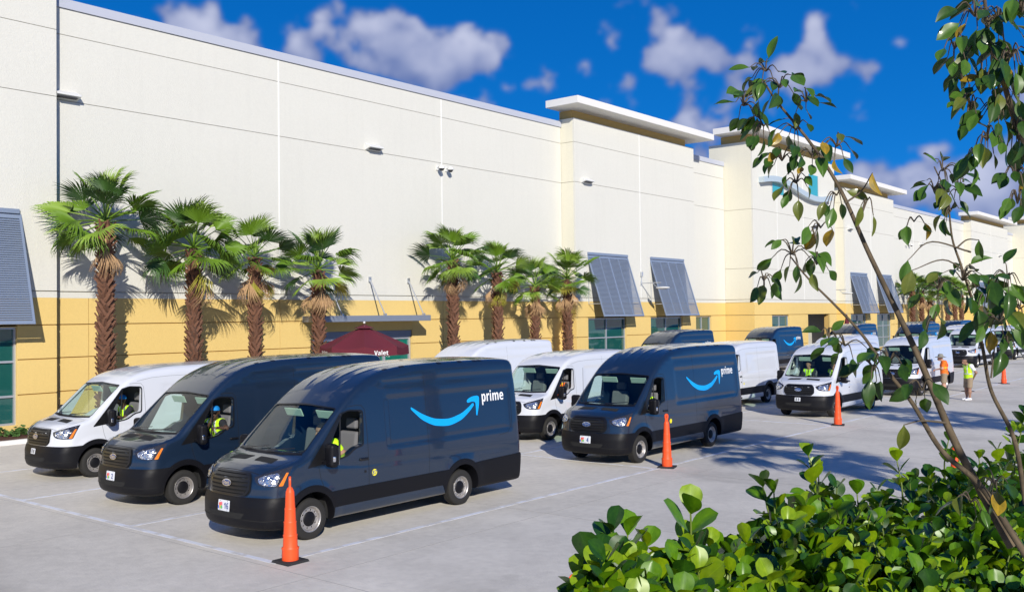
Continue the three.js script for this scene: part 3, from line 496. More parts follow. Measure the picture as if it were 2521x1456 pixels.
  // face
  const gr = sub('grille', t), gp = [[-0.46, 0.815], [0.46, 0.815], [0.545, 0.90], [0.535, 1.08], [0.44, 1.165], [-0.44, 1.165], [-0.535, 1.08], [-0.545, 0.90]], inner = gp.map(([a, y]) => [a * 0.93, 0.99 + (y - 0.99) * 0.87]);
  mesh('backing', lay(body, 'front', shapeOf(roundPoly(gp, 0.05)), 0.002, 0.07), M.hole, gr);
  mesh('surround', merge([lay(body, 'front', shapeOf(roundPoly(gp, 0.05), [roundPoly(inner, 0.05).reverse()]), 0.03, 0.06), lay(body, 'front', shapeOf(roundPoly(gp.map(([a, y]) => [a * 1.03, 0.99 + (y - 0.99) * 1.07]), 0.05), [roundPoly(gp, 0.05).reverse()]), 0.012, 0.06)]), M.black, gr);
  for (let i = 0; i < 5; i++) { const y = 0.865 + i * 0.0615, w = i === 0 ? 0.44 : i === 4 ? 0.44 : 0.50; mesh('bar', merge([lay(body, 'front', shapeOf(roundPoly([[-w, y - 0.014], [w, y - 0.014], [w, y + 0.014], [-w, y + 0.014]], 0.01)), 0.026, 0.1), lay(body, 'front', shapeOf([[-w, y + 0.014], [w, y + 0.014], [w, y + 0.02], [-w, y + 0.02]]), 0.018, 0.1)]), M.black, gr); }
  const bd = sub('badge', t); mesh('rim', lay(body, 'front', shapeOf(circle(0, 0.995, 0.125, 28, 0.053)), 0.038, 0.05), M.silver, bd); mesh('field', lay(body, 'front', shapeOf(circle(0, 0.995, 0.113, 28, 0.043)), 0.042, 0.05), M.badge, bd);
  { const tg = textGeo('Ford', 0.055); tg.translate(0, 0.995, 0); mesh('lettering', lay(body, 'front', null, 0.043, 0, tg), M.silver, bd); }
  mesh('air_intake', lay(body, 'front', shapeOf(roundPoly([[-0.42, 0.44], [0.42, 0.44], [0.50, 0.54], [-0.50, 0.54]], 0.03)), 0.0165, 0.06), M.hole, t);
  mesh('bumper_crease', merge(['cornerL', 'cornerR'].map((h) => lay(body, h, line([[0.35, 0.44], [0.7, 0.425], [1.0, 0.435]], 0.012), 0.0165, 0.06))), M.hole, t);
  for (const h of ['cornerL', 'cornerR']) {
    const hl = sub('headlight', t), hp = [[0.535, 1.12], [0.56, 1.04], [0.64, 0.985], [0.80, 0.965], [1.0, 0.965], [1.03, 0.985], [1.155, 1.285], [0.90, 1.225], [0.68, 1.165]];
    mesh('housing', lay(body, h, shapeOf(roundPoly(hp, [0.02, 0.04, 0.05, 0.03, 0.02, 0.02, 0.01, 0.05, 0.05])), 0.003, 0.05), M.lampDark, hl);
    const facet = (pts, seed, edge, deep) => { // a faceted bright reflector behind the lens
      const g = lay(body, h, shapeOf(roundPoly(pts, 0.03)), 0.006, edge), p = g.attributes.position, d = HIT[h](0, 0)[1]; 
      for (let i = 0; i < p.count; i++) { const k = hash3(Math.round(p.getX(i) * 400), Math.round(p.getY(i) * 400), seed) * deep; p.setXYZ(i, p.getX(i) - d.x * k, p.getY(i), p.getZ(i) - d.z * k); } g.computeVertexNormals(); return g; };
    mesh('reflector', facet([[0.60, 1.10], [0.62, 1.03], [0.70, 1.0], [0.83, 0.985], [0.915, 0.99], [0.965, 1.15], [0.93, 1.19], [0.80, 1.165], [0.68, 1.135]], 3, 0.055, 0.02), M.reflector, hl);
    for (const [a, y, r] of [[0.695, 1.07, 0.036], [0.82, 1.085, 0.046]]) { const [o, d] = HIT[h](a, y), hit = body.bvh.raycastFirst(new THREE.Ray(o, d), THREE.DoubleSide); if (hit) { const s = new THREE.SphereGeometry(r, 16, 10); s.scale(1, 1, 1); s.translate(hit.point.x + d.x * r * 0.35, hit.point.y, hit.point.z + d.z * r * 0.35); mesh('lamp', s, M.chrome, hl); } }
    mesh('lens', lay(body, h, shapeOf(roundPoly(hp.map(([a, y]) => [lerp(a, 0.84, 0.03), lerp(y, 1.09, 0.03)]), 0.03)), 0.03, 0.06), M.clear, hl);
    mesh('turn_signal', lay(body, h, shapeOf(roundPoly([[0.945, 0.985], [1.01, 0.985], [1.095, 1.19], [1.06, 1.19]], 0.01)), 0.007, 0.04), M.amber, hl);
  }
  for (const s of [-1, 1]) mesh('hood_vent', lay(body, 'top', shapeOf(roundPoly([[0.50, s > 0 ? 0.12 : -0.60], [0.68, s > 0 ? 0.08 : -0.56], [0.68, s > 0 ? 0.56 : -0.08], [0.50, s > 0 ? 0.60 : -0.12]], 0.025)), 0.003, 0.06), M.hole, t);
  mesh('hood_seam', merge([lay(body, 'top', line([[0.20, -0.62], [0.45, -0.80], [0.8, -0.88]], 0.008), 0.0014, 0.05), lay(body, 'top', line([[0.20, 0.62], [0.45, 0.80], [0.8, 0.88]], 0.008), 0.0014, 0.05), lay(body, 'front', line([[-0.62, 1.16], [-0.4, 1.19], [0, 1.2], [0.4, 1.19], [0.62, 1.16]], 0.008), 0.0014, 0.05)]), seam, t);
  for (const z of [-0.66, 0.02]) { const w = lay(body, 'front', line([[z, 1.45], [z + 0.3, 1.465], [z + 0.62, 1.50]], 0.016), 0.022, 0.08), arm = lay(body, 'front', line([[z, 1.425], [z + 0.28, 1.455]], 0.022), 0.028, 0.08); mesh('wiper', merge([w, arm]), M.black, t); }
  // rear lights, reversing sensors, roof fittings
  for (const h of ['side', 'far']) { const tl = sub('tail_light', t), q = (y0, y1, m, n) => mesh(n, lay(body, h, shapeOf(roundPoly([[L - 0.115, y0], [L - 0.035, y0], [L - 0.04, y1], [L - 0.115, y1]], 0.012)), 0.008, 0.05), m, tl); q(0.86, 1.02, M.red, 'red_lens'); q(1.02, 1.2, M.plate, 'clear_lens'); q(1.2, 1.5, M.red, 'red_lens'); }
  if (high) mesh('roof_pad', merge([[2.9, .70], [3.3, .74], [4.3, .76], [4.9, .76], [5.35, .76], [5.5, .76], [2.9, -.2], [4.2, -.2], [5.3, -.2]].map(([x, z]) => lay(body, 'top', shapeOf(roundPoly([[x, z], [x + 0.11, z], [x + 0.11, z + 0.06], [x, z + 0.06]], 0.01)), 0.006, 0))), M.black, t);
  // cab
  mesh('dashboard', merge([rbx(1.0, 1.5, 0.75, 1.36, -0.86, 0.86, 0.06), rbx(1.3, 1.6, 0.9, 1.40, 0.2, 0.75, 0.06)]), M.cabin, t);
  mesh('bulkhead', bx(2.56, 2.60, 0.63, 2.24, -0.86, 0.86), M.lining, t);
  for (const z of [0.47, -0.47]) { const s = sub('seat', t); const back = rbx(-0.08, 0.08, 0, 0.62, -0.25, 0.25, 0.06, 3); back.rotateZ(-0.16); back.translate(2.26, 1.05, z); const head = rbx(-0.05, 0.06, 0, 0.2, -0.14, 0.14, 0.045, 3); head.rotateZ(-0.1); head.translate(2.39, 1.70, z); mesh('backrest', back, M.seat, s); mesh('headrest', head, M.seat, s); mesh('cushion', rbx(1.75, 2.3, 0.85, 1.02, z - 0.25, z + 0.25, 0.06, 3), M.seat, s); }
  { const g = new THREE.TorusGeometry(0.19, 0.016, 8, 28); g.rotateY(Math.PI / 2); g.rotateZ(-0.5); g.translate(1.66, 1.30, 0.47); mesh('steering_wheel', merge([g, rod(V(1.66, 1.30, 0.47), V(1.45, 1.18, 0.47), 0.03), rod(V(1.66, 1.3, 0.29), V(1.66, 1.3, 0.65), 0.014)]), M.black, t); }
  for (const z of [0.45, -0.45]) { const g = rbx(-0.012, 0.012, -0.16, 0, -0.24, 0.24, 0.012); g.rotateZ(0.45); g.translate(1.76, 2.08, z); mesh('sun_visor', g, M.visor, t); }
  mesh('paper_slip', (() => { const g = bx(-0.06, 0.06, 0, 0.003, -0.14, 0.14); g.rotateZ(0.15); return g.translate(1.22, 1.372, -0.15); })(), M.slip, t);
  addWheel(t, 1.02, 0.87, 1); addWheel(t, 4.77, 0.87, 1); addWheel(t, 1.02, -0.87, -1); addWheel(t, 4.77, -0.87, -1);
  if (high) {
    const lg = sub('logo', t), up = curve([[3.43, 2.035], [3.75, 1.87], [4.1, 1.76], [4.4, 1.735], [4.75, 1.79], [5.05, 1.915], [5.15, 1.975]]), lo = curve([[3.43, 1.985], [3.75, 1.75], [4.1, 1.625], [4.4, 1.600], [4.75, 1.665], [5.05, 1.82], [5.2, 1.935]]), A = [], B = [];
    for (let i = 0; i <= 40; i++) { const q = i / 40; A.push([lerp(3.44, 5.15, q), up(lerp(3.44, 5.15, q))]); B.unshift([lerp(3.45, 5.20, q), lo(lerp(3.45, 5.20, q))]); }
    mesh('smile', lay(body, 'side', shapeOf([...A, [5.19, 1.98], ...B, [3.425, 2.0], [3.425, 2.025]]), 0.003, 0.12), M.logoBlue, lg);
    mesh('arrow_tip', lay(body, 'side', shapeOf(roundPoly([[4.99, 2.03], [5.04, 2.075], [5.17, 2.115], [5.33, 2.12], [5.375, 2.09], [5.36, 1.94], [5.28, 1.72], [5.25, 1.735], [5.255, 1.90], [5.255, 1.99], [5.17, 2.015], [5.02, 1.995]], [0.02, 0.03, 0.06, 0.05, 0.03, 0.1, 0.015, 0.015, 0.06, 0.03, 0.05, 0.02])), 0.003, 0.12), M.logoBlue, lg);
    const w = textGeo('prime', 0.195); w.scale(0.92, 1.06, 1); w.translate(5.80, 2.06, 0); mesh('word', lay(body, 'side', null, 0.003, 0.1, w), M.logoWhite, lg);
  }
  t.userData.body = body; return t;
}
function numberPlate(t, body, text, small) {
  const p = sub('number_plate', t), w = small ? 0.105 : 0.16, h = small ? 0.06 : 0.085, zc = small ? 0.0 : 0.0, y0 = small ? 0.66 : 0.625;
  mesh('panel', lay(body, 'front', shapeOf(roundPoly([[zc - w, y0 - h], [zc + w, y0 - h], [zc + w, y0 + h], [zc - w, y0 + h]], 0.015)), 0.026, 0), M.plate, p);
  const g = textGeo(text, small ? 0.085 : 0.095); g.scale(0.85, 1, 1); g.translate(small ? zc : zc + 0.075, y0, 0); mesh('number', lay(body, 'front', null, 0.029, 0, g), small ? M.inkBlack : M.ink, p);
  if (!small) { // a cluster of coloured blots
    const cols = [[0.8, 0.1, 0.05, -0.10, 0.02], [0.1, 0.2, 0.7, -0.13, -0.03], [0.1, 0.5, 0.15, -0.06, -0.03], [0.85, 0.5, 0.05, -0.095, -0.025], [0.8, 0.15, 0.2, -0.06, 0.025]];
    for (const [r, gg, b, z, y] of cols) mesh('emblem', lay(body, 'front', shapeOf(circle(zc + z, y0 + y, 0.027, 12)), 0.0275 + (z + 0.2) * 0.003, 0), std(C(r, gg, b), 0.6), p);
    mesh('screw', merge([[-0.1, 0.07], [0.1, 0.07], [-0.1, -0.07], [0.1, -0.07]].map(([z, y]) => lay(body, 'front', shapeOf(circle(zc + z, y0 + y, 0.007, 8)), 0.0295, 0))), M.inkBlack, p);
  }
}
const darkVan = makeVan(true), whiteVan = makeVan(false), darkBody = darkVan.userData.body, whiteBody = whiteVan.userData.body;
delete darkVan.userData.body; delete whiteVan.userData.body;
const vans = {};
// [key, dark?, front bumper x, centre z, small turn, label, plate, plate small?]
for (const [key, dark, x, z, turn, label, plate, small] of [
  ['v3', 1, 9.51, -14.07, 0, 'dark blue high-roof van with plate 16 and yellow dot 87, nearest of all vans', '16', 0],
  ['v2', 1, 9.96, -18.62, 0, 'dark blue high-roof van with plate 2, its capped driver leaning an arm out', '2', 0],
  ['v1', 0, 10.62, -23.45, 0, 'white van with tag R 8 and thin aerial, beside the van with plate 2', 'R 8', 1],
  ['v4', 1, 19.95, -14.06, 0, 'dark blue high-roof van with plate 4, behind the cone of the second row', '4', 0],
  ['v5', 0, 22.28, -18.65, 0, 'white van with a driver in an orange vest, beside the dark van with plate 4', '', 0],
  ['v6', 2, 23.0, -23.2, 0, 'white high-roof van, only roof and upper side showing below the palm cluster', '', 0],
  ['v7', 0, 33.1, -14.12, 0, 'white van with tag R 9 behind the third cone', 'R 9', 1],
  ['v8', 0, 33.53, -18.6, 0, 'white van, rear half showing between the plate 4 and R 9 vans', '', 0],
  ['v9', 1, 43.85, -27.35, 0, 'dark blue van roof in front of the first pair of wall shutters', '', 0],
  ['v10', 0, 43.83, -14.35, 0, 'white van beside the man in the orange vest and wide hat', '', 0],
  ['v11', 0, 46.35, -18.65, 0, 'white van roof rising just behind the R 9 van', '', 0],
  ['v12', 1, 56.4, -27.35, 0, 'dark blue van with the smile logo showing between two white vans', '', 0],
  ['v13', 0, 67.98, -17.98, 0, 'white van facing the camera behind the man in the yellow vest', '', 0],
  ['v14', 1, 71.0, -27.35, 0, 'dark blue van roof right of the closed maroon umbrella', '', 0],
  ['v15', 1, 72.3, -22.95, 0, 'nearer of two overlapping dark van roofs behind the leaning stem', '', 0],
  ['v16', 0, 80.3, -18.3, 0, 'white van at the right edge, farthest one with its lit headlights seen', '', 0],
  ['v17', 1, 86.8, -27.35, 0, 'farther of two overlapping dark van roofs, next to the far palms', '', 0],
  ['v18', 1, 99.0, -27.35, 0, 'dark blue van under the far palm trunks, its windscreen just visible', '', 0],
  ['v19', 0, 84.5, -22.9, 0, 'white van roof peeping over the two farthest white vans', '', 0],
]) {
  const proto = dark ? darkVan : whiteVan, t = key === 'v3' || key === 'v1' ? proto : copy(proto);
  if (dark === 2) { t.traverse((o) => { if (o.material === M.navy) o.material = M.white; if (o.material === M.seam) o.material = M.seamW; }); t.remove(t.children.find((o) => o.name === 'logo')); }
  t.position.set(x, 0, z); t.rotation.y = turn; tag(t, label, 'van', dark === 1 ? 'dark delivery vans' : 'white delivery vans'); vans[key] = t;
  t.userData.plates = plate ? [plate, small, dark] : null;
}
vans.v2.remove(vans.v2.children.find((o) => o.name === 'logo'));
for (const t of Object.values(vans)) { const q = t.userData.plates; delete t.userData.plates; if (q) numberPlate(t, q[2] ? darkBody : whiteBody, q[0], q[1]); }
{ // what only single vans carry
  const dot = (t, body, x, y, text, r = 0.06) => { const s = sub('sticker', t); mesh('disc', lay(body, 'side', shapeOf(circle(x, y, r, 24)), 0.003, 0.04), M.yellowDot, s); if (text) { const g = textGeo(text, 0.07); g.translate(x, y, 0); mesh('number', lay(body, 'side', null, 0.005, 0, g), M.ink, s); } };
  dot(vans.v3, darkBody, 2.42, 0.955, '87'); dot(vans.v8, whiteBody, 2.43, 0.92, '', 0.045); dot(vans.v4, darkBody, 2.42, 0.93, '');
  mesh('aerial', merge([rod(V(0.98, 1.44, -0.74), V(0.99, 2.45, -0.76), 0.006, 0.004, 6), rod(V(0.98, 1.42, -0.74), V(0.985, 1.6, -0.742), 0.014, 0.008, 8)]), M.black, vans.v1);
  mesh('aerial', merge([rod(V(0.98, 1.44, -0.74), V(0.99, 2.35, -0.76), 0.006, 0.004, 6)]), M.black, vans.v4);
}
// ------------------------------------------------------------ fan palms
Object.assign(M, {
  frond: phys(C(0.11, 0.205, 0.014), 0.5, { side: THREE.DoubleSide, transmission: 0.0, specularIntensity: 0.6 }), frondLight: phys(C(0.19, 0.30, 0.03), 0.5, { side: THREE.DoubleSide }), frondDark: phys(C(0.04, 0.10, 0.016), 0.5, { side: THREE.DoubleSide }),
  frondYellow: phys(C(0.30, 0.27, 0.03), 0.6, { side: THREE.DoubleSide }), frondDead: std(C(0.46, 0.29, 0.15), 0.9, { side: THREE.DoubleSide }),
});
const barkTex = tex(512, (u, v) => { const k = 0.55 + pfbm(u, v * 1, 24, 4, 41) * 0.9; return [k, k * 0.92, k * 0.86]; }, 0.6, true);
M.palmBark = std(C(0.085, 0.045, 0.03), 0.95, { map: barkTex, bumpMap: tex(512, (u, v) => pfbm(u, v, 40, 3, 45), 0.6), bumpScale: 0.012 });
M.palmBoot = std(C(0.175, 0.085, 0.052), 0.92, { map: barkTex }); M.petiole = std(C(0.20, 0.24, 0.06), 0.6);
// one fan: leaf stalk along +x, blade of folded fingers that split and hang at the tips
function fanGeo(seed, { fold = 1, droop = 0.5, R = 0.95, stalk = 0.9, spread = 2.7, n = 30, ragged = 0 } = {}) {
  const rd = rng(seed), pos = [], idx = [], w0 = spread / n;
  const P = (v) => { pos.push(v.x, v.y, v.z); return pos.length / 3 - 1; };
  for (let i = 0; i < n; i++) {
    if (ragged && rd() < ragged) continue;
    const a = -spread / 2 + (i + 0.5) * w0, len = R * (0.72 + 0.28 * Math.cos(a * 0.55)) * (0.88 + rd() * 0.2), up = 0.16 * Math.cos(a) * fold, tw = (rd() - 0.5) * 0.08;
    const K = 7; let prev = null;
    for (let k = 0; k <= K; k++) {
      const t = k / K, r = len * t, hang = droop * Math.max(0, t - 0.45) ** 2 * 3.2 * len * (0.7 + rd() * 0.5);
      const half = (t < 0.55 ? r * w0 * 0.5 : lerp(len * 0.55 * w0 * 0.5, 0.002, (t - 0.55) / 0.45)) * 1.02, aa = a + tw * t;
      const cx = Math.cos(aa), sz = Math.sin(aa), y = up * r * (1 - t * 0.4) + Math.abs(Math.sin(a)) * 0.10 * r * fold - hang, shrink = 1 - 0.25 * hang / len;
      const c = V(stalk + cx * r * shrink, y + 0.35 * half, sz * r * shrink), l = V(c.x - sz * half, y - 0.6 * half, c.z + cx * half), q = V(c.x + sz * half, y - 0.6 * half, c.z - cx * half);
      const ids = [P(l), P(c), P(q)];
      if (prev) for (let e = 0; e < 2; e++) idx.push(prev[e], ids[e], prev[e + 1], prev[e + 1], ids[e], ids[e + 1]);
      prev = ids;
    }
  }
  const g = new THREE.BufferGeometry(); g.setAttribute('position', new THREE.Float32BufferAttribute(pos, 3)); g.setIndex(idx); const nn = g.toNonIndexed(); nn.computeVertexNormals();
  const st = tube([V(0, -0.03, 0), V(stalk * 0.5, 0.015, 0), V(stalk + 0.05, 0, 0)], 0.03, 0.012, 5, 3);
  return merge([nn, st]);
}
const fans = [0, 1, 2, 3].map((i) => fanGeo(100 + i, { droop: [0.15, 0.3, 0.5, 0.25][i], fold: [1, 0.9, 0.7, 1.2][i], spread: [2.9, 2.7, 3.0, 2.5][i] }));
const deadFans = [0, 1].map((i) => fanGeo(200 + i, { droop: 0.6, fold: 0.6, R: 0.8, stalk: 0.7, spread: 1.5, n: 26, ragged: 0.12 }));
function trunkGeo(seed, H, r) {
  const rd = rng(seed), parts = [], core = tube([V(0, -0.1, 0), V((rd() - 0.5) * 0.08, H * 0.4, (rd() - 0.5) * 0.08), V(0, H, 0)], r * 0.82, r * 0.7, 16, 6); metreUV(core); parts.push(core);
  const boots = []; const rows = Math.floor(H / 0.165);
  for (let i = 3; i < rows; i++) for (let k = 0; k < 8; k++) { // crossed stubs of old leaf stalks
    const y = i * 0.165 + (rd() - 0.5) * 0.03, a = (k + (i % 2) * 0.5) / 8 * 2 * Math.PI + rd() * 0.12, lean = 0.65 + rd() * 0.75, L = 0.19 + rd() * 0.12, w = 0.085 + rd() * 0.035; if (y > H - 0.05 || rd() < 0.05) continue;
    const b = new THREE.BufferGeometry(), q = [V(0, -0.10, -w), V(0, -0.10, w), V(0, L, -w * 0.45), V(0, L, w * 0.45), V(0.06, -0.05, 0), V(0.045, L, 0)];
    const tri = [[0, 4, 2], [2, 4, 5], [4, 1, 5], [5, 1, 3], [2, 5, 3], [0, 2, 1], [1, 2, 3]], ps = []; for (const t of tri) for (const j of t) ps.push(q[j].x, q[j].y, q[j].z);
    b.setAttribute('position', new THREE.Float32BufferAttribute(ps, 3)); b.computeVertexNormals(); b.rotateX((rd() < 0.5 ? 1 : -1) * 0.35); b.rotateZ(-lean * 0.55); b.translate(r * lerp(0.82, 0.7, y / H) - 0.012, y, 0); b.rotateY(a); boots.push(metreUV(b));
  }
  return [merge(parts), merge(boots)];
}
function palm(seed, x, z, H, r, label, group, { fronds = 26, dead = 7, size = 1, lean = 0, boss = null } = {}) {
  const t = thing('fan_palm', label, 'palm tree', [x, 0, z], 0, group), rd = rng(seed), [core, boots] = trunkGeo(seed + 7, H, r * 0.76);
  const tr = sub('trunk', t); mesh('core', core, M.palmBark, tr); mesh('leaf_bases', boots, M.palmBoot, tr, 'stuff');
  const cr = sub('crown', t);
  for (let i = 0; i < fronds; i++) {
    const q = i / fronds, el = lerp(1.42, -0.75, q ** 0.85) + (rd() - 0.5) * 0.35, az = i * 2.399 + rd() * 0.6, s = size * lerp(0.85, 1.08, Math.sin(q * Math.PI)) * (0.9 + rd() * 0.2);
    const m = mesh('frond', fans[Math.floor(rd() * 4)], q < 0.12 ? M.frondLight : q > 0.93 && rd() < 0.5 ? M.frondYellow : [M.frond, M.frond, M.frondLight, M.frondDark][Math.floor(rd() * 4)], cr);
    m.position.set(0, H - 0.05 + (1 - q) * 0.22, 0); m.rotation.set((rd() - 0.5) * 1.3, az, el, 'YZX'); m.scale.setScalar(s);
  }
  for (let i = 0; i < dead; i++) {
    const m = mesh('dead_frond', deadFans[i % 2], rd() < 0.8 ? M.frondDead : M.frondYellow, cr); m.position.set(0, H - 0.15 - rd() * 0.2, 0); m.rotation.set((rd() - 0.5) * 0.8, i * 1.1 + rd() * 1.2 - 2.6, -0.95 - rd() * 0.5, 'YZX'); m.scale.setScalar(size * (0.95 + rd() * 0.35));
  }
  return t;
}
const PZ = -31.85;
for (const [i, x, H, r, o, label] of [
  [1, 16.85, 7.1, 0.34, { fronds: 28, dead: 2, size: 1.12 }, 'tallest fan palm, leftmost by the wall, in front of the dark shadow strip'],
  [2, 20.25, 6.35, 0.31, { fronds: 28, dead: 2, size: 1.15 }, 'second fan palm from the left, its full crown touching both neighbours'],
  [3, 22.95, 6.15, 0.26, { fronds: 22, dead: 9, size: 0.95 }, 'thin-trunked fan palm with brown hanging fronds, third from the left'],
  [4, 26.1, 5.75, 0.27, { fronds: 24, dead: 9, size: 1.05 }, 'fan palm beside the left end of the entrance canopy'],
  [5, 34.3, 6.45, 0.30, { fronds: 26, dead: 6, size: 1.05 }, 'tallest palm of the cluster right of the canopy'],
  [6, 37.6, 5.95, 0.31, { fronds: 24, dead: 8, size: 1.0 }, 'second palm of the cluster right of the canopy, brown fronds below'],
  [7, 40.7, 5.3, 0.26, { fronds: 20, dead: 9, size: 0.95 }, 'shortest palm of the cluster, many dead fronds'],
  [8, 43.6, 5.75, 0.29, { fronds: 26, dead: 6, size: 1.05 }, 'palm just left of the first pair of shutters'],
]) palm(300 + i * 17, x, PZ, H, r, label, 'fan palms in the bed by the warehouse wall', o);
for (const [i, x, H] of [[1, 104.2, 6.3], [2, 107.3, 5.9], [3, 110.2, 5.6], [4, 116.8, 6.3], [5, 119.8, 5.9], [6, 122.5, 5.7]]) palm(600 + i * 13, x, PZ, H, 0.3, ['leftmost far palm, beside the second shutter pair', 'second far palm behind the dark van roofs', 'third far palm behind a drooping foreground leaf', 'fourth far palm, seen behind the right stem', 'fifth far palm, brown skirt of dead fronds', 'rightmost far palm behind the foreground leaves'][i - 1], 'far palms by the warehouse wall', { fronds: 20, dead: 9 });
// palms beside the photographer whose shade falls across the lot
palm(801, 16.6, -0.5, 6.4, 0.3, 'fan palm beside the hedge shading the lot by the third cone', 'palms along the hedge', { fronds: 30, dead: 2, size: 1.35 });
palm(813, 27.6, 0.6, 6.6, 0.3, 'fan palm farther along the hedge shading the open lot', 'palms along the hedge', { fronds: 30, dead: 2, size: 1.35 });
// ------------------------------------------------------------ channelizer cones, umbrellas, bed plants
M.orange = std(C(0.90, 0.09, 0.015), 0.5); M.rubber = std(C(0.02, 0.02, 0.022), 0.85);
function makeCone(label) {
  const t = thing('traffic_cone', label, 'traffic cone', [0, 0, 0], 0, 'tall orange cones along the lane lines');
  const pr = [[0.128, 0.03], [0.128, 0.20], [0.134, 0.205], [0.134, 0.225], [0.112, 0.24], [0.107, 0.40], [0.111, 0.405], [0.111, 0.42], [0.100, 0.43], [0.094, 0.60], [0.098, 0.605], [0.098, 0.62], [0.088, 0.63], [0.082, 0.80], [0.085, 0.805], [0.085, 0.82], [0.077, 0.83], [0.066, 1.06], [0.062, 1.08], [0.045, 1.12], [0.03, 1.14], [0.0, 1.142]];
  mesh('body', new THREE.LatheGeometry(pr.map((p) => new THREE.Vector2(...p)), 32), M.orange, t);
  const h = shapeOf(roundPoly([[-0.038, 1.10], [0.038, 1.10], [0.032, 1.17], [0.046, 1.22], [0.046, 1.27], [0.02, 1.30], [-0.02, 1.30], [-0.046, 1.27], [-0.046, 1.22], [-0.032, 1.17]], 0.02), [circle(0, 1.225, 0.02, 12, 0.04).reverse()]);
  const g = new THREE.ExtrudeGeometry(h, { depth: 0.022, bevelEnabled: true, bevelSize: 0.006, bevelThickness: 0.006, bevelSegments: 2 }); g.translate(0, 0, -0.011); g.rotateY(0.9); mesh('handle', g, M.orange, t);
  const b = new THREE.CylinderGeometry(0.27, 0.29, 0.035, 4, 1); b.rotateY(Math.PI / 4); b.translate(0, 0.02, 0); mesh('base', b.toNonIndexed(), M.rubber, t).geometry.computeVertexNormals();
  return t;
}
const cone0 = makeCone('nearest orange cone, in front of the van with plate 16'); cone0.position.set(...(() => { const p = [9.38, 0, -12.16]; return p; })());
for (const [x, z, l] of [[20.72, -12.19, 'orange cone in front of the van with plate 4'], [31.7, -12.15, 'orange cone in front of the R 9 van'], [48.2, -12.33, 'orange cone hidden behind the man in the yellow vest, only its base seen'], [54.2, -12.14, 'farthest orange cone, alone on the lot right of the yellow vest'], [19.85, -5.33, 'orange cone half hidden behind the leaning stems and hedge'], [7.42, -5.38, 'shaded cone at the bottom edge, only its red handle showing']]) { const c = copy(cone0, l); c.position.set(x, 0, z); c.rotation.y = x; }
// valet umbrella
M.maroon = std(C(0.115, 0.010, 0.022), 0.85, { side: THREE.DoubleSide }); M.maroonLit = M.maroon;
{
  const t = thing('patio_umbrella', 'open maroon umbrella with the word Valet, under the entrance canopy', 'umbrella', [26.05, 0, -29.0]);
  const n = 8, R = 1.72, yT = 3.38, yE = 2.62, corner = (i, r, y) => { const a = (i + 0.93) / n * 2 * Math.PI; return V(Math.cos(a) * r, y, Math.sin(a) * r); };
  for (let i = 0; i < n; i++) {
    const pos = [], K = 8, S = 6, idx = [];
    for (let k = 0; k <= K; k++) for (let s = 0; s <= S; s++) { const q = k / K, a = corner(i, R * q + 0.02, lerp(yT, yE, q ** 1.08)), b = corner(i + 1, R * q + 0.02, lerp(yT, yE, q ** 1.08)), u = s / S, p = a.lerp(b, u); p.y -= 0.09 * q * Math.sin(u * Math.PI); pos.push(p.x, p.y, p.z); }
    for (let k = 0; k < K; k++) for (let s = 0; s < S; s++) { const a = k * (S + 1) + s, b = a + S + 1; idx.push(a, a + 1, b, b, a + 1, b + 1); }
    const g = new THREE.BufferGeometry(); g.setAttribute('position', new THREE.Float32BufferAttribute(pos, 3)); g.setIndex(idx); g.computeVertexNormals(); mesh('canopy_panel', g, M.maroon, t);
    const a = corner(i, R + 0.02, yE), b = corner(i + 1, R + 0.02, yE), vp = [], vi = []; // hanging valance
    for (let s = 0; s <= 6; s++) { const p = a.clone().lerp(b, s / 6), dip = 0.09 * Math.sin(s / 6 * Math.PI); vp.push(p.x, p.y - dip + 0.005, p.z, p.x * 1.012, p.y - 0.34 - dip * 0.25, p.z * 1.012); if (s) vi.push(2 * s - 2, 2 * s, 2 * s - 1, 2 * s - 1, 2 * s, 2 * s + 1); }
    const v = new THREE.BufferGeometry(); v.setAttribute('position', new THREE.Float32BufferAttribute(vp, 3)); v.setIndex(vi); v.computeVertexNormals(); mesh('valance', v, M.maroon, t);
    mesh('rib', rod(corner(i, 0.05, yT - 0.05), corner(i, R, yE - 0.02), 0.012), M.steel, t);
    const mid = a.clone().add(b).multiplyScalar(0.5), w = i % 2 && textGeo('Valet', 0.17); if (!w) continue; w.rotateY(Math.atan2(mid.x, mid.z)); w.translate(mid.x * 1.03, yE - 0.23, mid.z * 1.03); mesh('lettering', w, M.logoWhite, t);
  }
  for (let i = 0; i < n; i++) { const pts = [corner(i, 0.02, yT + 0.09), corner(i, 0.42, yT - 0.07), corner(i + 1, 0.42, yT - 0.07)], g = new THREE.BufferGeometry().setFromPoints(pts); g.computeVertexNormals(); mesh('vent_cap', g, M.maroon, t); }
  mesh('pole', rod(V(0, 0, 0), V(0, yT + 0.05, 0), 0.025), M.steel, t); mesh('finial', new THREE.SphereGeometry(0.05, 12, 8).translate(0, yT + 0.16, 0), M.lampWhite, t); mesh('foot', new THREE.CylinderGeometry(0.3, 0.32, 0.08, 24).translate(0, 0.04, 0), M.dark, t);
}
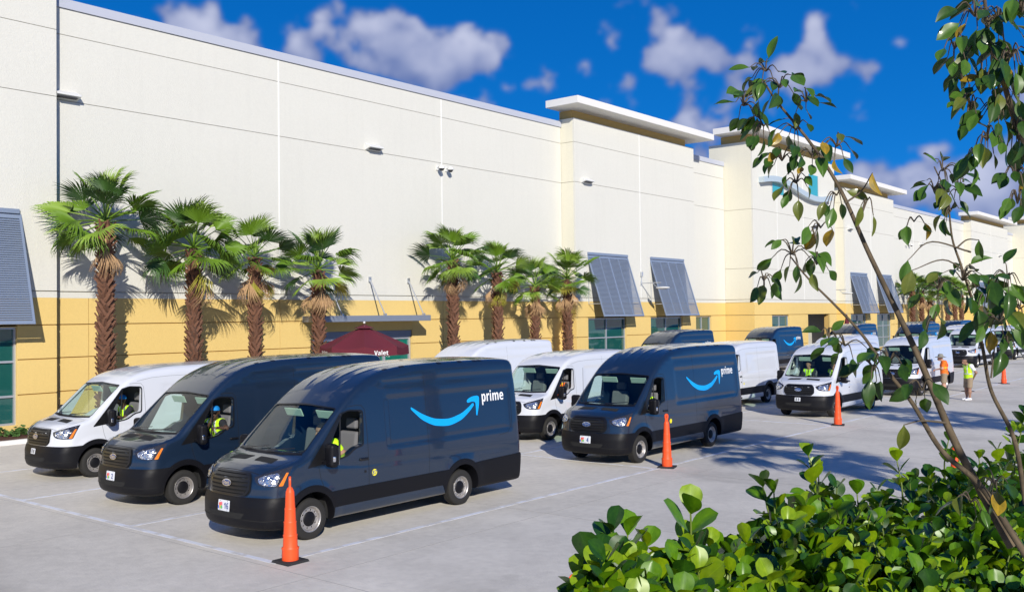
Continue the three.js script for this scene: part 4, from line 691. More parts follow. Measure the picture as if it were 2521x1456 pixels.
function closedUmbrella(x, z, H, label) {
  const t = thing('closed_umbrella', label, 'umbrella', [x, 0, z]), pts = []; const pos = [], idx = [], N = 32, K = 10;
  for (let k = 0; k <= K; k++) for (let i = 0; i <= N; i++) { const q = k / K, a = i / N * 2 * Math.PI, r = (0.04 + 0.30 * q ** 0.8 * (q > 0.9 ? 1.05 : 1)) * (1 + 0.28 * q * Math.cos(a * 8)); pos.push(Math.cos(a) * r, H - q * 1.75, Math.sin(a) * r); }
  for (let k = 0; k < K; k++) for (let i = 0; i < N; i++) { const a = k * (N + 1) + i, b = a + N + 1; idx.push(a, b, a + 1, a + 1, b, b + 1); }
  const g = new THREE.BufferGeometry(); g.setAttribute('position', new THREE.Float32BufferAttribute(pos, 3)); g.setIndex(idx); g.computeVertexNormals(); mesh('canopy', g, M.maroon, t); mesh('pole', rod(V(0, 0, 0), V(0, H + 0.12, 0), 0.025), M.steel, t); mesh('foot', new THREE.CylinderGeometry(0.3, 0.32, 0.08, 20).translate(0, 0.04, 0), M.dark, t);
}
closedUmbrella(79.6, -29.6, 3.55, 'folded maroon umbrella outside the shaded doorway of the middle tower');
// low plants in the bed
M.bedLeaf = std(C(0.05, 0.12, 0.02), 0.7, { side: THREE.DoubleSide });
{
  const rd = rng(41), gs = []; for (let i = 0; i < 60; i++) { const g = new THREE.CircleGeometry(0.05, 5); g.scale(1, 0.6, 1); g.rotateX(-1.2 + rd() * 1.4); g.rotateY(rd() * 6.28); const a = rd() * 6.28, r = 0.26 * Math.sqrt(rd()); g.translate(Math.cos(a) * r, 0.03 + rd() * 0.22 * (1 - r / 0.36), Math.sin(a) * r); gs.push(g); }
  const clump = merge(gs), im = new THREE.InstancedMesh(clump, M.bedLeaf, 260), m4 = new THREE.Matrix4();
  for (let i = 0; i < 260; i++) { const s = 0.7 + rd() * 0.7; m4.compose(V(6 + rd() * 50, 0.09, -31.2 - rd() * 1.9), new THREE.Quaternion().setFromAxisAngle(V(0, 1, 0), rd() * 6.28), V(s, s, s)); im.setMatrixAt(i, m4); }
  im.name = 'ground_cover'; tag(im, 'low green ground cover growing in the red mulch bed', 'ground cover', null, 'stuff'); scene.add(im);
}
// ------------------------------------------------------------ people
Object.assign(M, { skinDark: std(C(0.085, 0.045, 0.028), 0.55), skinLight: std(C(0.50, 0.28, 0.19), 0.6), skinTan: std(C(0.32, 0.17, 0.11), 0.6), vestLime: std(C(0.55, 0.95, 0.01), 0.75), vestOrange: std(C(0.95, 0.17, 0.01), 0.75), tapeGrey: std(C(0.6, 0.62, 0.62), 0.35, { metalness: 0.3 }), tapeYellow: std(C(0.85, 0.75, 0.03), 0.6), tapeRed: std(C(0.55, 0.02, 0.02), 0.6), shirtWhite: std(C(0.75, 0.75, 0.76), 0.9), shirtBlack: std(C(0.015, 0.017, 0.022), 0.9), shirtBlue: std(C(0.02, 0.09, 0.24), 0.9), khaki: std(C(0.29, 0.22, 0.145), 0.9), shoe: std(C(0.7, 0.7, 0.74), 0.7), hair: std(C(0.012, 0.01, 0.009), 0.8), capBlue: std(C(0.0, 0.22, 0.62), 0.8), hatGrey: std(C(0.24, 0.23, 0.19), 0.9), eyeWhite: std(C(0.7, 0.7, 0.68), 0.4), eyeDark: std(C(0.01, 0.008, 0.006), 0.3) });
const cap = (a, b, ra, rb = ra, fx = 1, fz = 1) => ({ a, b, ra, rb, fx, fz });
function field(prims, k) {
  return (x, y, z) => {
    let d = 1e3;
    for (const c of prims) {
      const bx_ = c.b.x - c.a.x, by = c.b.y - c.a.y, bz = c.b.z - c.a.z, px = x - c.a.x, py = y - c.a.y, pz = z - c.a.z, L = bx_ * bx_ + by * by + bz * bz, t = L > 0 ? clamp((px * bx_ + py * by + pz * bz) / L) : 0;
      const e = Math.hypot((px - bx_ * t) / c.fx, py - by * t, (pz - bz * t) / c.fz) - lerp(c.ra, c.rb, t), h = Math.max(k - Math.abs(d - e), 0) / k;
      d = Math.min(d, e) - h * h * k * 0.25;
    }
    return d;
  };
}
function march(f, lo, hi, cell) {                     // mesh a field inside a box
  const c = lo.clone().add(hi).multiplyScalar(0.5), half = Math.max(hi.x - lo.x, hi.y - lo.y, hi.z - lo.z) / 2 * 1.08, res = Math.min(150, Math.ceil(2 * half / cell)), mc = new MarchingCubes(res, M.hair, false, false, 120000);
  for (let k = 0; k < res; k++) { const z = c.z + (k - res / 2) / (res / 2) * half; for (let j = 0; j < res; j++) { const y = c.y + (j - res / 2) / (res / 2) * half; for (let i = 0; i < res; i++) { const x = c.x + (i - res / 2) / (res / 2) * half; mc.field[i + j * res + k * res * res] = x < lo.x || x > hi.x || y < lo.y || y > hi.y || z < lo.z || z > hi.z ? -1 : -f(x, y, z); } } }
  mc.isolation = 0; mc.update(); let g = new THREE.BufferGeometry(); g.setAttribute('position', new THREE.Float32BufferAttribute(Array.from(mc.positionArray.subarray(0, mc.count * 3)), 3)); g.scale(half, half, half); g.translate(c.x, c.y, c.z);
  g = mergeVertices(g, 1e-5); g.computeVertexNormals(); return g;
}
const bounds = (prims, m = 0.04) => { const lo = V(1e3, 1e3, 1e3), hi = V(-1e3, -1e3, -1e3); for (const c of prims) for (const [p, r] of [[c.a, c.ra], [c.b, c.rb]]) { const R = r * Math.max(c.fx, c.fz, 1) + m; lo.min(p.clone().subScalar(R)); hi.max(p.clone().addScalar(R)); } return [lo, hi]; };
// a hand at a wrist: palm, four fingers bent at the knuckles, a thumb from the side of the palm
function handPrims(w, dir, palmN, curl, side) {
  const d = dir.clone().normalize(), n = palmN.clone().addScaledVector(d, -palmN.dot(d)).normalize(), s = d.clone().cross(n).multiplyScalar(side), out = [];
  const Q = (a, b, c) => w.clone().addScaledVector(d, a).addScaledVector(s, b).addScaledVector(n, c);
  for (const b of [-0.024, 0, 0.024]) out.push(cap(Q(0, b * 0.7, 0), Q(0.085, b, 0), 0.015, 0.013));
  [[-0.032, 0.062], [-0.011, 0.075], [0.011, 0.07], [0.031, 0.055]].forEach(([b, L]) => { const c1 = curl, c2 = curl * 2.1, k = Q(0.09, b, 0), m = k.clone().addScaledVector(d, L * 0.5 * Math.cos(c1)).addScaledVector(n, L * 0.5 * Math.sin(c1)), t = m.clone().addScaledVector(d, L * 0.5 * Math.cos(c2)).addScaledVector(n, L * 0.5 * Math.sin(c2)); out.push(cap(k, m, 0.0095, 0.0088), cap(m, t, 0.0088, 0.0075)); });
  out.push(cap(Q(0.025, -0.03, 0.005), Q(0.055, -0.06, 0.02), 0.0115, 0.0105), cap(Q(0.055, -0.06, 0.02), Q(0.085, -0.058, 0.035), 0.0105, 0.009)); return out;
}
// joints in the person's own frame: x ahead, y up, z to the left
function person(name, label, J, o) {
  const t = thing('person', label, 'person', o.pos || [0, 0, 0], o.turn || 0), { head: H, neck: N, chest: Cc, waist: Wa, hip: Hi } = J, look = (o.look || V(1, 0, 0)).clone().normalize();
  const torso = [cap(V(Cc.x, Cc.y, Cc.z), Wa, 0.135, 0.12, 0.85, 1.12), cap(Wa, Hi, 0.12, 0.14, 0.9, 1.15), cap(J.shL, J.shR, 0.075), cap(Cc, N.clone().lerp(Cc, 0.4), 0.12, 0.06)], limbs = [];
  for (const s of ['L', 'R']) { limbs.push(cap(J['sh' + s], J['el' + s], 0.056, 0.042), cap(J['el' + s], J['wr' + s], 0.042, 0.028)); if (J['kn' + s]) { limbs.push(cap(J['hp' + s], J['kn' + s], 0.088, 0.058), cap(J['kn' + s], J['kn' + s].clone().lerp(J['an' + s], 0.35), 0.055, 0.06), cap(J['kn' + s].clone().lerp(J['an' + s], 0.35), J['an' + s], 0.06, 0.038)); } }
  const bodyP = [...torso, ...limbs, cap(N.clone().lerp(Cc, 0.15), H.clone().add(V(0, -0.05, 0)), 0.056, 0.052)], [lo, hi] = bounds(bodyP), parts = [march(field(bodyP, 0.05), lo, hi, 0.014)];
  // head with brow, nose, chin and ears
  const up = V(0, 1, 0), sd = look.clone().cross(up).normalize(), hp = (a, b, c) => H.clone().addScaledVector(look, a).addScaledVector(up, b).addScaledVector(sd, c);
  const headP = [cap(hp(-0.02, 0.035, 0), hp(0.015, 0.03, 0), 0.087, 0.084), cap(hp(0.01, -0.02, 0), hp(0.045, -0.085, 0), 0.07, 0.036), cap(hp(0.086, 0.008, 0), hp(0.108, -0.03, 0), 0.010, 0.017), cap(hp(0.08, 0.035, -0.03), hp(0.08, 0.035, 0.03), 0.016), cap(hp(0.075, -0.062, -0.014), hp(0.075, -0.062, 0.014), 0.013), cap(hp(-0.01, 0.015, 0.086), hp(-0.012, -0.025, 0.083), 0.016, 0.011), cap(hp(-0.01, 0.015, -0.086), hp(-0.012, -0.025, -0.083), 0.016, 0.011), cap(hp(-0.02, -0.05, 0), N, 0.052, 0.055)];
  const [hl, hh] = bounds(headP, 0.02); parts.push(march(field(headP, 0.022), hl, hh, 0.0045));
  for (const s of ['L', 'R']) { const w = J['wr' + s], d = w.clone().sub(J['el' + s]).normalize(), P = [...handPrims(w, (J['hd' + s] || d), (J['pn' + s] || V(0, -1, 0)), o.curl ?? 0.55, s === 'L' ? 1 : -1), cap(w.clone().addScaledVector(d, -0.03), w, 0.026, 0.02)], [a, b] = bounds(P, 0.012); parts.push(march(field(P, 0.008), a, b, 0.0042)); }
  mesh('body', merge(parts), o.skin, t);
  for (const c of [0.032, -0.032]) { const g = new THREE.SphereGeometry(0.011, 8, 6); const q = hp(0.083, 0.012, c); g.translate(q.x, q.y, q.z); mesh('eye', g, M.eyeWhite, t); const g2 = new THREE.SphereGeometry(0.006, 8, 6), q2 = hp(0.091, 0.012, c); g2.translate(q2.x, q2.y, q2.z); mesh('pupil', g2, M.eyeDark, t); }
  const cloth = (nm, prims, grow, mat, test, k = 0.05, cell = 0.016) => { const P = prims.map((c) => ({ ...c, ra: c.ra + grow, rb: c.rb + grow })), f = field(P, k), [a, b] = bounds(P); return mesh(nm, march(test ? (x, y, z) => Math.max(f(x, y, z), test(x, y, z)) : f, a, b, cell), mat, t); };
  const neckCut = (x, y, z) => Math.max(y - (N.y + 0.03), Math.min(y - (N.y - 0.07), 0.078 - Math.hypot(x - N.x, z - N.z)));
  cloth('shirt', [...torso, cap(J.shL, J.shL.clone().lerp(J.elL, 0.55), 0.06, 0.056), cap(J.shR, J.shR.clone().lerp(J.elR, 0.55), 0.06, 0.056)], 0.012, o.shirt, (x, y, z) => Math.max(neckCut(x, y, z), Hi.y - 0.06 - y));
  const vest = o.vest; if (vest) {
    cloth('vest', torso, 0.026, vest, (x, y, z) => Math.max(neckCut(x, y, z), Hi.y - 0.02 - y, Math.max(Math.abs(z - Cc.z) - 0.19, y - 9), x > Cc.x ? 0.02 - Math.abs(z - Cc.z) - (y < Cc.y ? 0.02 : 0) : -1));
    cloth('reflective_tape', torso, 0.030, o.tape || M.tapeGrey, (x, y, z) => { const a = Math.abs(y - (Wa.y + 0.02)) - 0.026, v = Math.max(Math.abs(Math.abs(z - Cc.z) - 0.10) - 0.022, Wa.y - y, neckCut(x, y, z)); return Math.min(a, v); });
    if (o.tape2) cloth('reflective_tape', torso, 0.033, o.tape2, (x, y, z) => Math.min(Math.abs(y - (Wa.y + 0.02)) - 0.011, Math.abs(y - (Wa.y + 0.13)) - 0.018));
  }
  if (J.knL) {
    const th = []; for (const s of ['L', 'R']) th.push(cap(J['hp' + s], J['kn' + s].clone().add(V(0, 0.03, 0)), 0.098, 0.088)); cloth('shorts', [cap(Wa.clone().lerp(Hi, 0.5), Hi, 0.125, 0.145, 0.92, 1.15), ...th], 0.012, o.trousers || M.khaki, (x, y) => Math.max(y - (Hi.y + 0.10), J.knL.y + 0.03 - y), 0.03);
    for (const s of ['L', 'R']) { const a = J['an' + s], f = o.feet || V(1, 0, 0), P = [cap(V(a.x, 0.05, a.z).addScaledVector(f, -0.04), V(a.x, 0.042, a.z).addScaledVector(f, 0.10), 0.045, 0.042), cap(V(a.x, 0.038, a.z).addScaledVector(f, 0.1), V(a.x, 0.034, a.z).addScaledVector(f, 0.19), 0.042, 0.034), cap(a, V(a.x, 0.05, a.z), 0.042, 0.045)]; const [q, w] = bounds(P, 0.02); mesh('shoe', march((x, y, z) => Math.max(field(P, 0.03)(x, y, z), 0.004 - y, y - 0.12), q, w, 0.011), M.shoe, t); }
  }
  if (o.hair) { const P = [cap(hp(-0.03, 0.05, 0), hp(0.005, 0.055, 0), 0.092, 0.083), cap(hp(-0.05, 0.0, 0), hp(-0.045, -0.04, 0), 0.075, 0.06)], [a, b] = bounds(P); mesh('hair', march(field(P, 0.02), a, b, 0.007), o.hair, t); }
  if (o.cap) { const P = [cap(hp(-0.02, 0.055, 0), hp(0.01, 0.055, 0), 0.096, 0.092)], [a, b] = bounds(P), brim = [cap(hp(0.07, 0.055, -0.03), hp(0.165, 0.035, -0.02), 0.05, 0.045), cap(hp(0.07, 0.055, 0.03), hp(0.165, 0.035, 0.02), 0.05, 0.045)], [c, d] = bounds(brim), hat = sub('cap', t); mesh('crown', march((x, y, z) => Math.max(field(P, 0.02)(x, y, z), H.y + 0.045 - y), a, b, 0.007), o.cap, hat); mesh('brim', march((x, y, z) => Math.max(field(brim, 0.02)(x, y, z), Math.abs(y - (H.y + 0.056 - 0.012 * ((x - H.x) ** 2 + (z - H.z) ** 2) / 0.02)) - 0.006), c, d, 0.006), M.shirtBlack, hat); }
  if (o.hat) { const hat = sub('hat', t), g = new THREE.LatheGeometry([[0.0, 0.17], [0.06, 0.165], [0.088, 0.14], [0.098, 0.07], [0.10, 0.06], [0.17, 0.035], [0.21, 0.015], [0.208, 0.008], [0.165, 0.024], [0.098, 0.045]].map((p) => new THREE.Vector2(...p)), 28); g.translate(H.x - 0.01, H.y + 0.015, H.z); mesh('felt', g, o.hat, hat); }
  if (o.girth) t.scale.set(o.girth, 1, o.girth); return t;
}
const standing = (h = 0) => ({ head: V(0.07 + h, 1.655 - h * 0.35, 0), neck: V(0.015 + h * 0.4, 1.49, 0), chest: V(0, 1.32, 0), waist: V(0.0, 1.08, 0), hip: V(-0.01, 0.93, 0), shL: V(-0.01, 1.43, 0.17), shR: V(-0.01, 1.43, -0.17), hpL: V(-0.01, 0.90, 0.09), hpR: V(-0.01, 0.90, -0.09), knL: V(0.02, 0.50, 0.10), knR: V(0.02, 0.50, -0.10), anL: V(-0.02, 0.09, 0.11), anR: V(0.02, 0.09, -0.10) });
const faceTo = (x, z) => Math.atan2(-z, x);
person('person', 'man in a lime yellow safety vest and khaki shorts, hands clasped behind him', { ...standing(0.06), elL: V(-0.16, 1.16, 0.25), elR: V(-0.16, 1.16, -0.25), wrL: V(-0.20, 0.96, 0.06), wrR: V(-0.20, 0.94, -0.06), pnL: V(1, 0, 0), pnR: V(1, 0, 0) },
  { pos: [43.55, 0, -11.12], turn: faceTo(-0.75, -0.6), skin: M.skinTan, shirt: M.shirtWhite, vest: M.vestLime, hair: M.hair, look: V(0.92, -0.35, 0.1), curl: 0.7, girth: 1.1 });
person('person', 'man in an orange safety vest and wide-brimmed hat standing at a white van door', { ...standing(0.05), elL: V(0.04, 1.16, 0.24), elR: V(0.06, 1.17, -0.24), wrL: V(0.26, 1.10, 0.14), wrR: V(0.27, 1.12, -0.12), pnL: V(0, -1, 0), pnR: V(0, -1, 0) },
  { pos: [46.0, 0, -12.75], turn: faceTo(-0.25, -1), skin: M.skinLight, shirt: M.vestOrange, vest: M.vestOrange, tape: M.tapeRed, tape2: M.tapeYellow, hat: M.hatGrey, look: V(0.9, -0.4, 0), curl: 0.8, girth: 1.18 });
person('person', 'dark-haired person in a lime vest beside the folded maroon umbrella', { ...standing(0.02), elL: V(0.02, 1.16, 0.25), elR: V(0.0, 1.15, -0.25), wrL: V(0.12, 0.95, 0.26), wrR: V(0.1, 0.92, -0.26) }, { pos: [76.6, 0, -29.0], turn: faceTo(-0.9, 0.4), skin: M.skinLight, shirt: M.shirtBlack, vest: M.vestLime, hair: M.hair });
// drivers; turned so that ahead is the van's front
function driver(van, label, o, J = {}) {
  const p = vans[van].position, z = o.passenger ? -0.47 : 0.47;
  return person('person', label, { head: V(-2.14, 1.775, 0), neck: V(-2.2, 1.60, 0), chest: V(-2.21, 1.42, 0), waist: V(-2.17, 1.18, 0), hip: V(-2.12, 1.06, 0), shL: V(-2.2, 1.53, 0.17), shR: V(-2.2, 1.53, -0.17), hpL: V(-2.1, 1.04, 0.1), hpR: V(-2.1, 1.04, -0.1), elL: V(-2.02, 1.28, 0.26), elR: V(-2.02, 1.28, -0.24), wrL: V(-1.82, 1.34, 0.16), wrR: V(-1.82, 1.34, -0.12), ...J }, { ...o, pos: [p.x, 0, p.z + z], turn: Math.PI });
}
// in the turned frame the van's driver side lies towards -z, so arms on the sill use the R joints
driver('v2', 'van driver in a blue cap and lime vest leaning an arm on the window sill', { skin: M.skinDark, shirt: M.shirtBlack, vest: M.vestLime, cap: M.capBlue, look: V(0.72, -0.12, -0.7), curl: 0.9 },
  { head: V(-1.95, 1.755, -0.20), neck: V(-2.02, 1.60, -0.12), chest: V(-2.06, 1.43, -0.08), shL: V(-1.98, 1.52, 0.10), shR: V(-2.08, 1.53, -0.26), elR: V(-2.02, 1.44, -0.50), wrR: V(-1.80, 1.47, -0.50), elL: V(-1.78, 1.36, -0.05), wrL: V(-1.82, 1.56, -0.22), hdL: V(-0.2, 0.9, -0.3), pnL: V(-1, 0, 0) });
driver('v1', 'driver in a blue cap and lime vest inside the R 8 van', { skin: M.skinDark, shirt: M.shirtBlack, vest: M.vestLime, cap: M.capBlue, look: V(1, -0.2, 0.1) }, { head: V(-1.92, 1.73, -0.06), neck: V(-2.0, 1.58, -0.05), chest: V(-2.06, 1.42, -0.03), shL: V(-2.03, 1.51, 0.14), shR: V(-2.05, 1.52, -0.20), elR: V(-1.86, 1.30, -0.28) });
driver('v3', 'driver in a lime vest in the plate 16 van, bare forearm at the window', { skin: M.skinTan, shirt: M.vestLime, vest: M.vestLime, hair: M.hair, look: V(1, -0.2, 0.2) }, { head: V(-1.66, 1.73, -0.02), neck: V(-1.74, 1.57, -0.02), chest: V(-1.82, 1.42, -0.03), waist: V(-1.98, 1.18, 0), shL: V(-1.8, 1.5, 0.15), shR: V(-1.8, 1.5, -0.21), elR: V(-1.9, 1.34, -0.33), wrR: V(-1.66, 1.28, -0.30), elL: V(-1.7, 1.3, 0.2), wrL: V(-1.62, 1.32, 0.1) });
driver('v4', 'driver in a lime vest behind the mirror of the plate 4 van', { skin: M.skinDark, shirt: M.shirtBlack, vest: M.vestLime, hair: M.hair }, { head: V(-1.74, 1.74, -0.24), neck: V(-1.80, 1.58, -0.24), chest: V(-1.84, 1.42, -0.22), waist: V(-1.98, 1.18, -0.1), shL: V(-1.82, 1.5, -0.05), shR: V(-1.83, 1.5, -0.37), elR: V(-1.7, 1.33, -0.42), wrR: V(-1.62, 1.34, -0.22), wrL: V(-1.62, 1.34, 0.0), elL: V(-1.7, 1.33, 0.06) });
driver('v5', 'driver in an orange vest in the white van of the second row', { skin: M.skinDark, shirt: M.shirtBlack, vest: M.vestOrange, tape: M.tapeYellow, hair: M.hair }, { head: V(-1.84, 1.79, -0.20), neck: V(-1.88, 1.63, -0.22), chest: V(-1.92, 1.47, -0.22), waist: V(-2.0, 1.2, -0.12), shL: V(-1.92, 1.56, -0.05), shR: V(-1.92, 1.57, -0.38), elR: V(-1.84, 1.36, -0.43), wrR: V(-1.66, 1.34, -0.30), elL: V(-1.78, 1.36, 0.05), wrL: V(-1.64, 1.34, -0.05) });
driver('v7', 'driver in a lime vest in the R 9 van', { skin: M.skinTan, shirt: M.shirtBlack, vest: M.vestLime, hair: M.hair });
driver('v7', 'passenger in a lime vest in the R 9 van', { skin: M.skinTan, shirt: M.shirtBlack, vest: M.vestLime, hair: M.hair, passenger: true });
driver('v16', 'driver in a lime vest in the farthest white van', { skin: M.skinTan, shirt: M.shirtBlack, vest: M.vestLime, hair: M.hair });
// ------------------------------------------------------------ foreground: round-leaved hedge and young trees
const leafTex = (seed, a, b) => tex(256, (u, v) => { const m = Math.abs(u - 0.5), vein = Math.exp(-((m / 0.012) ** 2)) * 0.5 + 0.13 * Math.max(0, Math.sin((v * 1.2 - m * 0.9) * 60)) ** 6, n = pfbm(u, v, 6, 4, seed); return [0, 1, 2].map((k) => lerp(a[k], b[k], clamp(n * 1.3 - 0.15)) * (1 + vein * 0.6)); }, 1, true);
const leafMat = (t, rough, more = {}) => phys(C(1, 1, 1), rough, { map: t, side: THREE.DoubleSide, transmission: 0.0, clearcoat: 0.5, clearcoatRoughness: 0.25, ...more });
const hedgeMats = [[[0.06, 0.155, 0.003], [0.12, 0.25, 0.005]], [[0.15, 0.255, 0.003], [0.24, 0.35, 0.006]], [[0.012, 0.05, 0.003], [0.03, 0.095, 0.005]]].map(([a, b], i) => leafMat(leafTex(5 + i, a, b), 0.36, { transmission: 0.12, thickness: 0, clearcoat: 0.0, specularIntensity: 0.7 }));
const treeMats = [[[0.02, 0.055, 0.006], [0.04, 0.095, 0.010]], [[0.045, 0.11, 0.010], [0.075, 0.155, 0.015]], [[0.08, 0.105, 0.012], [0.13, 0.15, 0.02]], [[0.40, 0.25, 0.012], [0.16, 0.12, 0.015]]].map(([a, b], i) => leafMat(leafTex(15 + i, a, b), 0.4, { transmission: 0.12, thickness: 0, clearcoat: 0.22, clearcoatRoughness: 0.12, specularIntensity: 0.55 }));
// a leaf in its own frame: base at the origin, tip along +y, upper face towards +z
function leafGeo(width, cupX, curlY, seed, tip = 1, nx = 6, ny = 9) {
  const rd = rng(seed), pos = [], uv = [], idx = [], wav = rd() * 6, wa = 0.02 * rd();
  for (let j = 0; j <= ny; j++) for (let i = 0; i <= nx; i++) {
    const t = j / ny, s = i / nx * 2 - 1, w = width(t), x = s * w, fold = cupX * Math.abs(s) * w, y = t, z = fold - curlY * t * t + wa * Math.sin(t * 9 + wav) * s;
    pos.push(x, y, z); uv.push(0.5 + s * 0.5 * 0.98, t);
  }
  for (let j = 0; j < ny; j++) for (let i = 0; i < nx; i++) { const a = j * (nx + 1) + i, b = a + nx + 1; idx.push(a, a + 1, b, b, a + 1, b + 1); }
  const g = new THREE.BufferGeometry(); g.setAttribute('position', new THREE.Float32BufferAttribute(pos, 3)); g.setAttribute('uv', new THREE.Float32BufferAttribute(uv, 2)); g.setIndex(idx); g.computeVertexNormals(); return g;
}
const obovate = (t) => t < 0.62 ? lerp(0.045, 0.39, Math.sin(Math.PI / 2 * t / 0.62) ** 1.15) : 0.39 * Math.sqrt(Math.max(0, 1 - ((t - 0.62) / 0.38) ** 2.2)) + 0.004;
const ovate = (t) => t < 0.05 ? 0.012 : 0.25 * Math.sin(Math.PI * clamp((t - 0.05) / 0.95) ** 0.95) ** 0.8 * (t > 0.86 ? lerp(1, 0.55, (t - 0.86) / 0.14) : 1) + 0.004;
const hedgeLeaves = [0, 1, 2, 3].map((i) => leafGeo(obovate, [0.12, 0.28, 0.2, 0.4][i], [0.05, 0.14, -0.06, 0.2][i], 31 + i));
const treeLeaves = [0, 1, 2, 3, 4].map((i) => leafGeo(ovate, [0.25, 0.5, 0.15, 0.65, 0.35][i], [0.12, 0.3, 0.22, 0.42, 0.05][i], 51 + i, 1, 6, 10));
M.hedgeStem = std(C(0.14, 0.19, 0.03), 0.6); M.twig = std(C(0.10, 0.075, 0.045), 0.8); M.hedgeCore = std(C(0.012, 0.03, 0.006), 0.9);
const barkT = tex(512, (u, v) => { const k = 0.7 + (pfbm(u, v, 8, 5, 61) - 0.45) * 1.1 - 0.35 * sstep(0.62, 0.75, pfbm(u, v, 14, 3, 67)); return [k, k * 0.95, k * 0.86]; }, 0.25, true);
M.stemBark = std(C(0.15, 0.115, 0.072), 0.9, { map: barkT, bumpMap: barkT, bumpScale: 0.002 });
const frameQ = (dir, face) => { const y = dir.clone().normalize(), z = face.clone().addScaledVector(y, -face.dot(y)).normalize(), x = y.clone().cross(z); return new THREE.Quaternion().setFromRotationMatrix(new THREE.Matrix4().makeBasis(x, y, z)); };
{ // the hedge runs along the lot edge; shoots rise from it, each with pairs of thick round leaves
  const hedge = thing('hedge', 'dense hedge of thick round glossy leaves across the lower right corner', 'hedge', [5.5, 0, -1.2]);
  const O = hedge.position, rd = rng(9), leaves = [], stems = [];
  const toP = (px, py, d) => at(px, py, d);
  const shoot = (base, tipv, n, size, seed) => {
    stems.push(tube([base, base.clone().lerp(tipv, 0.5).add(V((rd() - 0.5) * 0.04, 0, (rd() - 0.5) * 0.04)), tipv], 0.006, 0.003, 5, 3));
    const ax = tipv.clone().sub(base).normalize(), a0 = rd() * 6.28, u = V(1, 0, 0).addScaledVector(ax, -ax.x).normalize(), w = ax.clone().cross(u);
    for (let i = 0; i < n; i++) for (let k = 0; k < 2; k++) {
      const q = i / Math.max(1, n - 1), a = a0 + i * 1.57 + k * Math.PI + (rd() - 0.5) * 0.5, out = u.clone().multiplyScalar(Math.cos(a)).addScaledVector(w, Math.sin(a)), rise = lerp(0.35, 1.5, q) + (rd() - 0.5) * 0.4;
      const d = out.clone().addScaledVector(ax, rise).normalize(), p = base.clone().lerp(tipv, 0.25 + 0.75 * q), s = size * lerp(1.05, 0.7, q * q) * (0.8 + rd() * 0.4);
      leaves.push({ p, q: frameQ(d, ax.clone().multiplyScalar(0.8).addScaledVector(out, -0.9).add(V((rd() - 0.5) * 0.7, (rd() - 0.5) * 0.5, (rd() - 0.5) * 0.7))), s, g: Math.floor(rd() * 4), m: rd() < 0.45 ? 0 : rd() < 0.6 ? 1 : 2 });
    }
  };
  // outline of the hedge top as it shows against the lot: bearing, height, distance
  const tips = [[1462, 1375, 2.75, 1.2], [1505, 1292, 3.0, 1.1], [1545, 1300, 3.05, 1], [1590, 1330, 3.1, 1], [1700, 1248, 3.1, 1.15], [1650, 1390, 3.0, 1], [1745, 1330, 3.3, 1], [1800, 1345, 3.4, 1], [1850, 1310, 3.6, 1], [1878, 1185, 4.1, 1], [1905, 1200, 4.1, 0.9], [1945, 1250, 4.2, 0.9], [1990, 1110, 4.6, 0.95], [2015, 1150, 4.7, 0.9], [2060, 1190, 4.7, 0.95], [2110, 1205, 4.9, 0.95], [2160, 1200, 5.0, 0.95], [2208, 1125, 5.3, 0.95], [2240, 1180, 5.3, 0.9], [2290, 1160, 5.5, 0.9], [2335, 1075, 5.8, 0.95], [2360, 1120, 5.8, 0.9], [2410, 1120, 6.0, 0.95], [2455, 1100, 6.2, 0.95], [2490, 1060, 6.4, 0.95], [2520, 1010, 6.6, 1], [2545, 1020, 6.7, 1], [1560, 1420, 2.9, 1], [1485, 1440, 2.6, 1.1], [1458, 1420, 2.6, 1.0]];
  for (const [x, y, d, s] of tips) { const tip = toP(x, y + 40 / d * 1.2, d).sub(O), b = tip.clone().add(V((rd() - 0.5) * 0.12, -0.26, (rd() - 0.5) * 0.12)); shoot(b, tip, 4, 0.112 * s, 1); }
  // the body of the hedge, filled from just under the outline down past the frame
  const top = curve([[1400, 1500], [1450, 1430], [1500, 1365], [1600, 1385], [1700, 1345], [1800, 1350], [1867, 1300], [1940, 1225], [2040, 1220], [2127, 1208], [2214, 1165], [2300, 1162], [2400, 1150], [2520, 1100], [2600, 1060]]), dist = curve([[1400, 2.5], [1700, 3.1], [1900, 4.1], [2200, 5.2], [2520, 6.5], [2700, 7.2]]);
  for (let i = 0; i < 1250; i++) {
    const x = 1410 + rd() * 1190, y = top(x) + (rd() ** 0.8) * (1600 - top(x)), dd = dist(x) * lerp(1.0, 0.55, clamp((y - top(x)) / 420)) * (0.9 + rd() * 0.25);
    if (x < 1560 && rd() < 0.3 && y > 1400) continue;
    const tip = toP(x, y, dd).sub(O), b = tip.clone().add(V((rd() - 0.5) * 0.2, -0.2, (rd() - 0.5) * 0.2)); shoot(b, tip, 4, 0.097 * (0.85 + rd() * 0.3), 1);
  }
  leaves.sort((a, b) => { const D = (l) => l.s / camera.position.distanceTo(l.p.clone().add(O)); return D(b) - D(a); });
  const inView = (l) => { const v = l.p.clone().add(O).project(camera); return Math.abs(v.x) < 1.02 && Math.abs(v.y) < 1.02; };
  const front = [], rest = []; for (const l of leaves) (front.length < 300 && inView(l) ? front : rest).push(l);
  for (const l of front) { const m = mesh('leaf', hedgeLeaves[l.g], hedgeMats[l.m], hedge); m.position.copy(l.p); m.quaternion.copy(l.q); m.scale.setScalar(l.s); }
